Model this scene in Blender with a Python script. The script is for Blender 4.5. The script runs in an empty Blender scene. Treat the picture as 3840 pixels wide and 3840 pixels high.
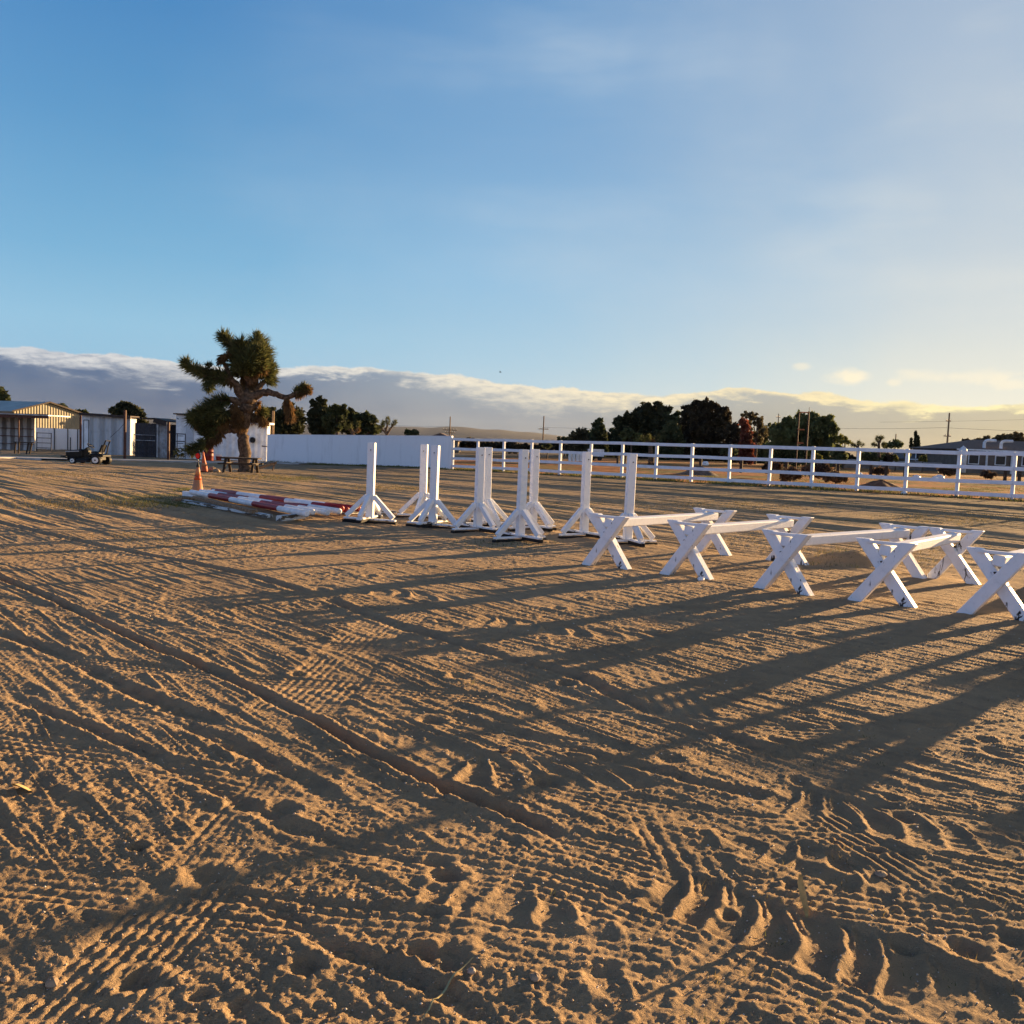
import bpy, math, random
import numpy as np
from mathutils import Vector, Matrix
random.seed(7); RNG = np.random.default_rng(11)
SC = bpy.context.scene; COL = SC.collection
R = math.radians
# ---------------------------------------------------------------- camera
FPX = 3400.0; CAMH = 1.62; ROLL = math.atan(0.04)
PITCH = math.atan(260*math.cos(ROLL)/FPX)
Fw = Vector((0, math.cos(PITCH), -math.sin(PITCH)))
r0 = Vector((1, 0, 0)); u0 = Vector((0, math.sin(PITCH), math.cos(PITCH)))
CR = r0*math.cos(ROLL)+u0*math.sin(ROLL); CU = -r0*math.sin(ROLL)+u0*math.cos(ROLL)
EYE = Vector((0, 0, CAMH))
def ray(px, py):
    return Fw + CR*((px-1920)/FPX) + CU*((1920-py)/FPX)
def at(px, py, Y):
    d = ray(px, py); return EYE + d*(Y/d.y)
def ss(t):
    t = np.clip(t, 0, 1); return t*t*(3-2*t)
def gz(x, y):
    """broad lie of the land"""
    lin = 0.3775*np.tanh((0.07+0.0165*np.asarray(x, float))/0.42)
    return lin*ss((np.asarray(y, float)+0.5*np.asarray(x, float)-17)/24.0)
def gp(px, py):
    d = ray(px, py); t = 1.0
    z = 0.0
    for i in range(30):
        t = (z-CAMH)/d.z
        p = EYE+d*t; z = 0.5*z+0.5*float(gz(p.x, p.y))
    return Vector((p.x, p.y, float(gz(p.x, p.y))))
cd = bpy.data.cameras.new("camera"); cam = bpy.data.objects.new("camera", cd); COL.objects.link(cam)
M = Matrix((CR, CU, -Fw)).transposed().to_4x4(); M.translation = EYE
cam.matrix_world = M; cd.sensor_width = 36; cd.lens = FPX/3840*36; cd.clip_start = 0.05; cd.clip_end = 30000
SC.camera = cam; SC.render.resolution_x = SC.render.resolution_y = 1024
# ---------------------------------------------------------------- helpers
def tag(o, label=None, cat=None, group=None, kind=None):
    for k, v in (("label", label), ("category", cat), ("group", group), ("kind", kind)):
        if v: o[k] = v
    return o
def thing(name, loc, rz=0, label=None, cat=None, group=None):
    o = bpy.data.objects.new(name, None); COL.objects.link(o); o.empty_display_size = .2
    o.location = loc; o.rotation_euler = (0, 0, rz); return tag(o, label, cat, group)
class MB:
    def __init__(s): s.v = []; s.f = []; s.m = []; s.n = 0
    def add(s, v, f):
        n = len(s.v); s.v += [tuple(p) for p in v]; s.f += [tuple(i+n for i in q) for q in f]; return s
    def beam(s, a, b, w, h, up=(0, 0, 1), ch=.006, taper=1.0, jit=0):
        a = Vector(a); b = Vector(b); d = (b-a).normalized(); up = Vector(up)
        if abs(d.dot(up)) > .98: up = Vector((0, 1, 0))
        sx = d.cross(up).normalized(); sy = sx.cross(d).normalized()
        w /= 2; h /= 2; c = min(ch, w*.6, h*.6)
        prof = [(-w+c, -h), (w-c, -h), (w, -h+c), (w, h-c), (w-c, h), (-w+c, h), (-w, h-c), (-w, -h+c)]
        L = (b-a).length; e = min(c*.7, L*.2)
        rings = [(0, .0, c), (e, 1, 0), (L-e, 1, 0), (L, .0, c)]
        vs = []
        for t, k, ins in rings:
            q = 1+(taper-1)*t/L
            for x, y in prof:
                xx = (x-math.copysign(ins*.7, x) if ins else x)*q; yy = (y-math.copysign(ins*.7, y) if ins else y)*q
                p = a+d*t+sx*xx+sy*yy
                vs.append(p)
        fs = []
        for r in range(3):
            for i in range(8):
                j = (i+1) % 8; fs.append((r*8+i, r*8+j, (r+1)*8+j, (r+1)*8+i))
        fs.append(tuple(range(7, -1, -1))); fs.append(tuple(range(24, 32)))
        return s.add(vs, fs)
    def box(s, x0, x1, y0, y1, z0, z1):
        v = [(x0, y0, z0), (x1, y0, z0), (x1, y1, z0), (x0, y1, z0), (x0, y0, z1), (x1, y0, z1), (x1, y1, z1), (x0, y1, z1)]
        return s.add(v, [(3, 2, 1, 0), (4, 5, 6, 7), (0, 1, 5, 4), (1, 2, 6, 5), (2, 3, 7, 6), (3, 0, 4, 7)])
    def tube(s, pts, rad, n=10, cap=True):
        pts = [Vector(p) for p in pts]; rad = rad if isinstance(rad, (list, tuple)) else [rad]*len(pts)
        vs = []; pu = None
        for i, p in enumerate(pts):
            d = (pts[min(i+1, len(pts)-1)]-pts[max(i-1, 0)]).normalized()
            if pu is None:
                pu = d.orthogonal().normalized()
            else:
                pu = (pu-d*pu.dot(d)).normalized()
            q = d.cross(pu)
            for k in range(n):
                a = 2*math.pi*k/n; vs.append(p+(pu*math.cos(a)+q*math.sin(a))*rad[i])
        fs = []
        for i in range(len(pts)-1):
            for k in range(n):
                j = (k+1) % n; fs.append((i*n+k, i*n+j, (i+1)*n+j, (i+1)*n+k))
        if cap: fs.append(tuple(range(n-1, -1, -1))); fs.append(tuple((len(pts)-1)*n+k for k in range(n)))
        return s.add(vs, fs)
    def lathe(s, prof, c=(0, 0, 0), n=20, axis='z', lean=(0, 0)):
        vs = []; c = Vector(c)
        for r, z in prof:
            for k in range(n):
                a = 2*math.pi*k/n
                if axis == 'z': vs.append(c+Vector((r*math.cos(a)+lean[0]*z, r*math.sin(a)+lean[1]*z, z)))
                elif axis == 'y': vs.append(c+Vector((r*math.cos(a), z, r*math.sin(a))))
                else: vs.append(c+Vector((z, r*math.cos(a), r*math.sin(a))))
        fs = []
        for i in range(len(prof)-1):
            for k in range(n):
                j = (k+1) % n; fs.append((i*n+k, i*n+j, (i+1)*n+j, (i+1)*n+k))
        fs.append(tuple(range(n-1, -1, -1))); fs.append(tuple((len(prof)-1)*n+k for k in range(n)))
        return s.add(vs, fs)
    def prism(s, pts, y0, y1):
        """outline in x,z extruded along y"""
        n = len(pts); vs = [(x, y0, z) for x, z in pts]+[(x, y1, z) for x, z in pts]
        fs = [tuple(range(n)), tuple(range(2*n-1, n-1, -1))]
        for i in range(n):
            j = (i+1) % n; fs.append((i, i+n, j+n, j))
        return s.add(vs, fs)
    def build(s, name, mat, parent=None, loc=None, smooth=False, mi=None, **kw):
        me = bpy.data.meshes.new(name); me.from_pydata(s.v, [], s.f)
        if smooth: me.polygons.foreach_set("use_smooth", [True]*len(me.polygons))
        if not isinstance(mat, (list, tuple)): mat = [mat]
        for q in mat: me.materials.append(q)
        if mi is not None: me.polygons.foreach_set("material_index", mi)
        me.update()
        o = bpy.data.objects.new(name, me); COL.objects.link(o)
        if parent: o.parent = parent
        if loc is not None: o.location = loc
        return tag(o, **kw)
def np_obj(name, V, F, mat, parent=None, loc=None, smooth=False, **kw):
    """V (n,3), F (m,k) arrays"""
    me = bpy.data.meshes.new(name); k = F.shape[1]
    me.vertices.add(len(V)); me.vertices.foreach_set("co", np.ascontiguousarray(V, np.float32).ravel())
    me.loops.add(F.size); me.loops.foreach_set("vertex_index", np.ascontiguousarray(F, np.int32).ravel())
    me.polygons.add(len(F)); me.polygons.foreach_set("loop_start", np.arange(0, F.size, k, dtype=np.int32))
    me.polygons.foreach_set("loop_total", np.full(len(F), k, np.int32))
    if smooth: me.polygons.foreach_set("use_smooth", np.ones(len(F), bool))
    me.update(calc_edges=True); me.validate()
    me.materials.append(mat)
    o = bpy.data.objects.new(name, me); COL.objects.link(o)
    if parent: o.parent = parent
    if loc is not None: o.location = loc
    return tag(o, **kw)
def copy_tree(o, parent=None):
    c = o.copy(); COL.objects.link(c)
    if parent: c.parent = parent
    for ch in list(o.children): copy_tree(ch, c)
    return c
# ---------------------------------------------------------------- materials
class NT:
    def __init__(s, nt): s.nt = nt
    def n(s, t, **kw):
        nd = s.nt.nodes.new(t)
        for k, v in kw.items():
            if k.startswith('i_'):
                nd.inputs[k[2:].replace('_', ' ')].default_value = v
            else: setattr(nd, k, v)
        return nd
    def l(s, a, b): s.nt.links.new(a, b)
    def math(s, op, *a):
        nd = s.n('ShaderNodeMath', operation=op)
        for i, x in enumerate(a):
            if isinstance(x, (int, float)): nd.inputs[i].default_value = x
            else: s.l(x, nd.inputs[i])
        return nd.outputs[0]
    def step(s, x, a, b, lo=0., hi=1., kind='SMOOTHSTEP'):
        nd = s.n('ShaderNodeMapRange', interpolation_type=kind)
        nd.inputs[1].default_value = a; nd.inputs[2].default_value = b; nd.inputs[3].default_value = lo; nd.inputs[4].default_value = hi
        s.l(x, nd.inputs[0]); return nd.outputs[0]
    def noise(s, vec, scale, detail=4, rough=.5, dist=0, dim='3D'):
        nd = s.n('ShaderNodeTexNoise', noise_dimensions=dim)
        nd.inputs['Scale'].default_value = scale; nd.inputs['Detail'].default_value = detail
        nd.inputs['Roughness'].default_value = rough; nd.inputs['Distortion'].default_value = dist
        if vec is not None: s.l(vec, nd.inputs['Vector'])
        return nd.outputs[0]
    def mix(s, f, a, b, mode='MIX'):
        nd = s.n('ShaderNodeMix', data_type='RGBA', blend_type=mode)
        for k, x in ((0, f), (6, a), (7, b)):
            if isinstance(x, (int, float)): nd.inputs[k].default_value = x
            elif isinstance(x, (tuple, list)): nd.inputs[k].default_value = (*x[:3], 1)
            else: s.l(x, nd.inputs[k])
        return nd.outputs[2]
    def ramp(s, x, stops, interp='LINEAR'):
        nd = s.n('ShaderNodeValToRGB'); cr = nd.color_ramp; cr.interpolation = interp
        while len(cr.elements) < len(stops): cr.elements.new(.5)
        for e, (p, c) in zip(cr.elements, stops):
            e.position = p; e.color = (*c[:3], 1) if isinstance(c, (tuple, list)) else (c, c, c, 1)
        s.l(x, nd.inputs[0]); return nd.outputs[0]
def new_mat(name):
    m = bpy.data.materials.new(name); m.use_nodes = True; t = NT(m.node_tree)
    b = m.node_tree.nodes['Principled BSDF']; b.inputs['Specular IOR Level'].default_value = .25
    return m, t, b
def simple(name, c, rough=.7, var=.25, scale=6, metal=0, c2=None, bump=0, bscale=30):
    m, t, b = new_mat(name)
    tc = t.n('ShaderNodeTexCoord').outputs['Object']
    nz = t.noise(tc, scale, 5, .6)
    c2 = c2 or tuple(x*(1-var) for x in c)
    col = t.mix(t.step(nz, .35, .65), c2, tuple(min(1, x*(1+var*.4)) for x in c))
    t.l(col, b.inputs['Base Color']); b.inputs['Roughness'].default_value = rough; b.inputs['Metallic'].default_value = metal
    if bump:
        bm = t.n('ShaderNodeBump'); bm.inputs['Strength'].default_value = bump; bm.inputs['Distance'].default_value = .01
        t.l(t.noise(tc, bscale, 4, .6), bm.inputs['Height']); t.l(bm.outputs[0], b.inputs['Normal'])
    return m
def painted_wood(name, paint, wood, amt=.5, low=False, st=(1, 1, .25), rough=.55):
    """white paint peeling off old timber; more bare near the ground when low"""
    m, t, b = new_mat(name)
    co = t.n('ShaderNodeTexCoord').outputs['Object']
    mp = t.n('ShaderNodeMapping'); mp.inputs['Scale'].default_value = st; t.l(co, mp.inputs[0])
    n1 = t.noise(mp.outputs[0], 14, 6, .65, .6)
    n2 = t.noise(co, 2.3, 3, .5)
    sx = t.n('ShaderNodeSeparateXYZ'); t.l(co, sx.inputs[0])
    th = amt
    s_ = t.math('ADD', n1, t.math('MULTIPLY', t.math('SUBTRACT', n2, .5), .35))
    if low:
        s_ = t.math('ADD', s_, t.step(sx.outputs[2], .10, .0, 0, .075))
    mask = t.step(s_, th, th+.018)
    dirt = t.noise(co, 9, 6, .7)
    pc = t.mix(t.step(dirt, .45, .75, 0, .5), paint, tuple(p*.72 for p in paint))
    wc = t.mix(t.noise(mp.outputs[0], 60, 4, .6), tuple(w*.5 for w in wood), wood)
    t.l(t.mix(mask, pc, wc), b.inputs['Base Color']); b.inputs['Roughness'].default_value = rough
    bm = t.n('ShaderNodeBump'); bm.inputs['Strength'].default_value = .6; bm.inputs['Distance'].default_value = .004
    t.l(t.math('SUBTRACT', t.math('MULTIPLY', t.noise(mp.outputs[0], 70, 4, .6), .5), mask), bm.inputs['Height']); t.l(bm.outputs[0], b.inputs['Normal'])
    return m
WHITE = (.80, .82, .85)
M_PAINT = painted_wood('white_paint_on_timber', WHITE, (.07, .05, .04), .69)
M_PAINTLOW = painted_wood('white_paint_worn_at_foot', WHITE, (.035, .028, .024), .635, True)
M_BASE = painted_wood('worn_base_board', WHITE, (.035, .028, .025), .60, st=(.6, .6, 1))
M_SKID = simple('black_under_board', (.018, .016, .016), .8, .4, 12, bump=.4)  # black boards laid beneath the white base boards
M_OLD = painted_wood('weathered_board', (.42, .42, .40), (.16, .11, .07), .5)
M_WOOD = simple('bare_wood', (.26, .17, .10), .8, .45, 20, bump=.5)
M_DARKWOOD = simple('dark_wood', (.05, .035, .025), .8, .4, 20, bump=.5)
M_BLACK = simple('black_rubber', (.015, .015, .016), .6, .3)
M_VINYL = simple('white_rail_paint', (.78, .81, .86), .45, .08, 3)
M_WALL, t, b = new_mat('white_painted_block_wall')
co = t.n('ShaderNodeTexCoord').outputs['Object']
mp = t.n('ShaderNodeMapping'); mp.inputs['Scale'].default_value = (1, 1, .15); t.l(co, mp.inputs[0])
sx = t.n('ShaderNodeSeparateXYZ'); t.l(co, sx.inputs[0])
st = t.step(t.noise(mp.outputs[0], 3.0, 6, .7), .5, .72, 0, .45)
c_ = t.mix(st, (.78, .82, .87), (.55, .58, .62))
dz = t.math('MULTIPLY', t.step(sx.outputs[2], .22, .0), t.step(t.noise(co, 4, 5, .7), .4, .6))
c_ = t.mix(dz, c_, (.30, .24, .18))
t.l(c_, b.inputs['Base Color']); b.inputs['Roughness'].default_value = .8
M_RUST = simple('rust_brown_steel', (.10, .04, .028), .6, .4, 8, bump=.2)
M_STEEL = simple('dull_dark_steel', (.05, .05, .06), .5, .3, 8, metal=.4)
# ---------------------------------------------------------------- sun and sky
SUN_AZ = R(48.0); SUN_EL = R(7.0); EXPO = 1.85
SC.view_settings.view_transform = 'Standard'; SC.view_settings.look = 'None'; SC.view_settings.exposure = EXPO; SC.view_settings.gamma = 1
sd = bpy.data.lights.new('sun', 'SUN'); sd.energy = 5.0; sd.angle = R(.5); sd.color = (1, .64, .30)
so = bpy.data.objects.new('sun', sd); COL.objects.link(so)
sv = Vector((math.sin(SUN_AZ)*math.cos(SUN_EL), math.cos(SUN_AZ)*math.cos(SUN_EL), math.sin(SUN_EL)))
so.rotation_euler = sv.to_track_quat('Z', 'Y').to_euler(); so.location = sv*60
W = bpy.data.worlds.new("World"); SC.world = W; W.use_nodes = True
w = NT(W.node_tree); bg = W.node_tree.nodes['Background']
sky = w.n('ShaderNodeTexSky', sky_type='NISHITA'); sky.sun_disc = False; sky.sun_elevation = SUN_EL; sky.sun_rotation = SUN_AZ
sky.altitude = 850; sky.dust_density = 1.2; sky.ozone_density = 1.5
def azel(px, py):
    d = ray(px, py).normalized(); return math.atan2(d.x, d.y), math.asin(d.z)
dirv = w.n('ShaderNodeTexCoord').outputs['Generated']
sp = w.n('ShaderNodeSeparateXYZ'); w.l(dirv, sp.inputs[0])
az = w.math('ARCTAN2', sp.outputs[0], sp.outputs[1]); el = w.math('ARCSINE', sp.outputs[2])
def lin(r, g, b_):
    f = lambda c: (c/255/12.92 if c/255 <= .04045 else ((c/255+.055)/1.055)**2.4)
    k = 1/2**EXPO
    return (f(r)*k, f(g)*k, f(b_)*k)
# clear air: colour by height above the horizon, for three bearings, thin high haze towards the sun
def col_el(stops): return w.ramp(w.step(el, 0, R(60), kind='LINEAR'), [(a/60, lin(*c)) for a, c in stops])
left = col_el([(0, (150, 190, 218)), (6, (146, 195, 224)), (10, (120, 178, 216)), (17, (92, 154, 203)), (26, (64, 128, 190)), (36, (44, 96, 160)), (58, (20, 44, 92))])
mid = col_el([(0, (205, 218, 222)), (5, (172, 205, 225)), (10, (148, 192, 224)), (17, (128, 172, 212)), (27, (104, 152, 200)), (36, (62, 108, 165)), (58, (24, 48, 95))])
right = col_el([(0, (246, 235, 206)), (4, (228, 228, 216)), (8, (208, 216, 218)), (14, (186, 202, 216)), (22, (170, 190, 212)), (28, (158, 180, 206)), (38, (80, 115, 160)), (58, (26, 50, 96))])
sunw = col_el([(0, (252, 240, 212)), (8, (236, 234, 224)), (20, (214, 222, 226)), (34, (120, 150, 185)), (58, (26, 50, 96))])
back = col_el([(0, (205, 215, 250)), (10, (190, 214, 255)), (20, (168, 202, 255)), (34, (100, 148, 212)), (58, (24, 50, 105))])
hz = w.n('ShaderNodeMapping'); hz.inputs['Rotation'].default_value = (R(10), R(38), R(20)); hz.inputs['Scale'].default_value = (1.2, 5, 1.6); w.l(dirv, hz.inputs[0])
streak = w.noise(hz.outputs[0], 1.6, 5, .5, .5)
azw = w.math('ADD', az, w.math('MULTIPLY', w.math('SUBTRACT', streak, .5), .42))
c1 = w.mix(w.step(azw, -.50, .06), left, mid)
c2 = w.mix(w.step(azw, -.02, .50), c1, right)
c3 = w.mix(w.step(az, .52, .80), c2, sunw)
azabs = w.math('ABSOLUTE', w.math('SUBTRACT', az, SUN_AZ))
wrap = w.math('MINIMUM', azabs, w.math('SUBTRACT', 2*math.pi, azabs))
vm = w.n('ShaderNodeMapping'); vm.inputs['Rotation'].default_value = (0, 0, R(-33)); vm.inputs['Scale'].default_value = (1.0, 5.5, 1)
vc = w.n('ShaderNodeCombineXYZ'); w.l(az, vc.inputs[0]); w.l(el, vc.inputs[1]); w.l(vc.outputs[0], vm.inputs[0])
veil = w.noise(vm.outputs[0], 2.6, 6, .55, .35); veil2 = w.noise(vc.outputs[0], 3.2, 5, .5, .3)
va = w.math('MULTIPLY', w.math('MULTIPLY', w.step(veil, .36, .76, 0, .55), w.step(veil2, .32, .62)), w.step(az, -.5, .3))
va = w.math('MULTIPLY', va, w.step(el, .0, .16, .3, 1))
c3 = w.mix(va, c3, w.mix(w.step(az, .1, .55), lin(196, 212, 226), lin(228, 228, 220)))
clear = w.mix(w.step(wrap, 1.2, 2.4), c3, back)
# roll of cloud along the far range: its top edge by bearing
pts = [(-400, 1262), (0, 1294), (350, 1322), (696, 1357), (900, 1372), (1040, 1378), (1130, 1366), (1391, 1378), (1690, 1403), (1988, 1443), (2200, 1460), (2385, 1471), (2484, 1478), (2600, 1468), (2783, 1450), (2981, 1466), (3379, 1500), (3600, 1512), (3840, 1512), (4300, 1530)]
fc = w.n('ShaderNodeFloatCurve'); cv = fc.mapping.curves[0]
ae = [azel(*p) for p in pts]; A0, A1 = ae[0][0], ae[-1][0]
P_ = [((a-A0)/(A1-A0), e/.12) for a, e in ae]
while len(cv.points) < len(P_): cv.points.new(.5, .5)
for q, (a, e) in zip(cv.points, P_): q.location = (a, e)
fc.mapping.update(); w.l(w.step(az, A0, A1, kind='LINEAR'), fc.inputs['Value'])
edge0 = w.math('MULTIPLY', fc.outputs[0], .12)
cvec = w.n('ShaderNodeCombineXYZ'); w.l(az, cvec.inputs[0]); w.l(w.math('MULTIPLY', el, 1.9), cvec.inputs[1])
cv_ = cvec.outputs[0]
n_a = w.noise(cv_, 26, 6, .6); n_b = w.noise(cv_, 9, 3, .5); n_c = w.noise(cv_, 60, 5, .6)
edge = w.math('ADD', edge0, w.math('ADD', w.math('MULTIPLY', w.math('SUBTRACT', n_a, .55), .015), w.math('MULTIPLY', w.math('SUBTRACT', n_c, .5), .003)))
d = w.math('SUBTRACT', edge, el)            # depth below the cloud's top
m_cloud = w.step(d, -.0006, .0022)
# billows: lit tops, shaded folds
shear = w.n('ShaderNodeMapping'); shear.inputs['Rotation'].default_value = (0, 0, R(24)); shear.inputs['Scale'].default_value = (1, 1.9, 1); w.l(cv_, shear.inputs[0])
b1 = w.noise(shear.outputs[0], 20, 7, .62, .3)
dn = w.math('ADD', d, w.math('MULTIPLY', w.math('SUBTRACT', b1, .5), .058))
thick = w.ramp(w.step(az, -.55, .55, kind='LINEAR'), [(0, .55), (.12, .85), (.24, .75), (.31, .30), (.40, .5), (.5, 1.2), (.62, .65), (.72, .42), (.76, .16), (.83, .48), (.93, .35), (1, .15)])
lit = w.math('SUBTRACT', 1, w.step(w.math('DIVIDE', dn, w.math('ADD', w.math('MULTIPLY', thick, .030), .002)), .1, 1.0))
b2 = w.noise(shear.outputs[0], 55, 6, .62, .2)
lit = w.math('MULTIPLY', lit, w.step(b2, .25, .60, .42, 1.0))
bodyL = w.ramp(w.step(el, 0, .09, kind='LINEAR'), [(0, lin(84, 104, 134)), (.3, lin(66, 94, 134)), (.65, lin(68, 100, 144)), (1, lin(100, 132, 172))])
bodyM = w.ramp(w.step(el, 0, .075, kind='LINEAR'), [(0, lin(146, 148, 152)), (.4, lin(146, 153, 164)), (1, lin(164, 176, 188))])
bodyR = w.ramp(w.step(el, 0, .065, kind='LINEAR'), [(0, lin(186, 168, 132)), (.4, lin(180, 170, 144)), (1, lin(188, 182, 164))])
body = w.mix(w.step(az, -.36, .0, kind='LINEAR'), bodyL, w.mix(w.step(az, .04, .50, kind='LINEAR'), bodyM, bodyR))
rim = w.math('MULTIPLY', w.math('SUBTRACT', 1, w.step(d, .0015, .0085)), w.step(n_b, .36, .56, .25, .95))
lit = w.math('MAXIMUM', lit, rim)
body = w.mix(w.step(n_b, .35, .7, 0, .22), body, w.mix(.5, body, lin(220, 214, 200)))
top = w.ramp(w.step(az, -.5, .5, kind='LINEAR'), [(0, lin(214, 216, 220)), (.3, lin(230, 226, 218)), (.55, lin(245, 232, 204)), (.8, lin(252, 232, 184)), (1, lin(255, 242, 184))])
cl = w.mix(lit, body, top)
skyc = w.mix(m_cloud, clear, cl)
# small separate puffs right of centre
for (qx, qy, rx, ry, amt) in ((3185, 1418, .027, .0085, .95), (3350, 1437, .008, .004, .55), (3010, 1374, .010, .004, .5), (3580, 1412, .05, .008, .5), (3800, 1440, .03, .006, .5)):
    a_, e_ = azel(qx, qy)
    u = w.math('DIVIDE', w.math('SUBTRACT', az, a_), rx); v_ = w.math('DIVIDE', w.math('SUBTRACT', el, e_), ry)
    rr = w.math('SQRT', w.math('ADD', w.math('MULTIPLY', u, u), w.math('MULTIPLY', v_, v_)))
    mm = w.step(w.math('ADD', rr, w.math('MULTIPLY', w.math('SUBTRACT', n_a, .5), 3.0)), 1.25, .2, 0, amt)
    skyc = w.mix(mm, skyc, lin(255, 242, 212))
# below the horizon the dome carries on in dull earth haze
low = w.step(el, -.02, 0.0)
skyc = w.mix(low, lin(120, 105, 85), skyc)
nish = w.mix(1.0, sky.outputs[0], (.05, .05, .05), 'MULTIPLY')
w.l(w.mix(.04, skyc, nish), bg.inputs[0]); bg.inputs[1].default_value = 1.0
# ---------------------------------------------------------------- ground relief
TAB = RNG.random((256, 256)).astype(np.float32)
def vn(x, y):
    xi = np.floor(x).astype(np.int32); yi = np.floor(y).astype(np.int32); fx = (x-xi).astype(np.float32); fy = (y-yi).astype(np.float32)
    fx = fx*fx*(3-2*fx); fy = fy*fy*(3-2*fy)
    a = TAB[xi & 255, yi & 255]; b = TAB[(xi+1) & 255, yi & 255]; c = TAB[xi & 255, (yi+1) & 255]; d = TAB[(xi+1) & 255, (yi+1) & 255]
    return (a+(b-a)*fx)*(1-fy)+(c+(d-c)*fx)*fy-.5
def fbm(x, y, o=4, g=.5):
    s = 0; a = 1
    for i in range(o):
        s = s+a*vn(x*2**i+i*17.3, y*2**i+i*9.1); a *= g
    return s
def full(*p): return [(gp(x*1.98758, y*1.98758).x, gp(x*1.98758, y*1.98758).y) for x, y in p]
def spline(P, n=14):
    P = [np.array(p) for p in P]; P = [2*P[0]-P[1]]+P+[2*P[-1]-P[-2]]; out = []
    for i in range(1, len(P)-2):
        for k in range(n):
            t = k/n; a, b, c, d = P[i-1:i+3]
            out.append(.5*((2*b)+(-a+c)*t+(2*a-5*b+4*c-d)*t*t+(-a+3*b-3*c+d)*t**3))
    out.append(P[-2]); return np.array(out)
def along(x, y, P, hw):
    """signed offset d and arc length s for points near the polyline"""
    C = spline(P); lo = C.min(0)-hw; hi = C.max(0)+hw
    idx = np.nonzero((x > lo[0]) & (x < hi[0]) & (y > lo[1]) & (y < hi[1]))[0]
    X = x[idx]; Y = y[idx]; best = np.full(len(idx), 9e9); D = np.zeros(len(idx)); S = np.zeros(len(idx)); s0 = 0
    for i in range(len(C)-1):
        ax, ay = C[i]; bx, by = C[i+1]; L = math.hypot(bx-ax, by-ay)
        if L < 1e-6: continue
        ux, uy = (bx-ax)/L, (by-ay)/L
        sl = (X > min(ax, bx)-hw) & (X < max(ax, bx)+hw) & (Y > min(ay, by)-hw) & (Y < max(ay, by)+hw)
        k = np.nonzero(sl)[0]
        if len(k) == 0: s0 += L; continue
        px = X[k]-ax; py = Y[k]-ay; t = np.clip(px*ux+py*uy, 0, L)
        qx = px-ux*t; qy = py-uy*t; dd = np.hypot(qx, qy); m = dd < best[k]; k2 = k[m]
        best[k2] = dd[m]; D[k2] = (dd*np.sign(ux*py-uy*px))[m]; S[k2] = s0+t[m]; s0 += L
    m = best < hw; return idx[m], D[m], S[m], s0
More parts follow.
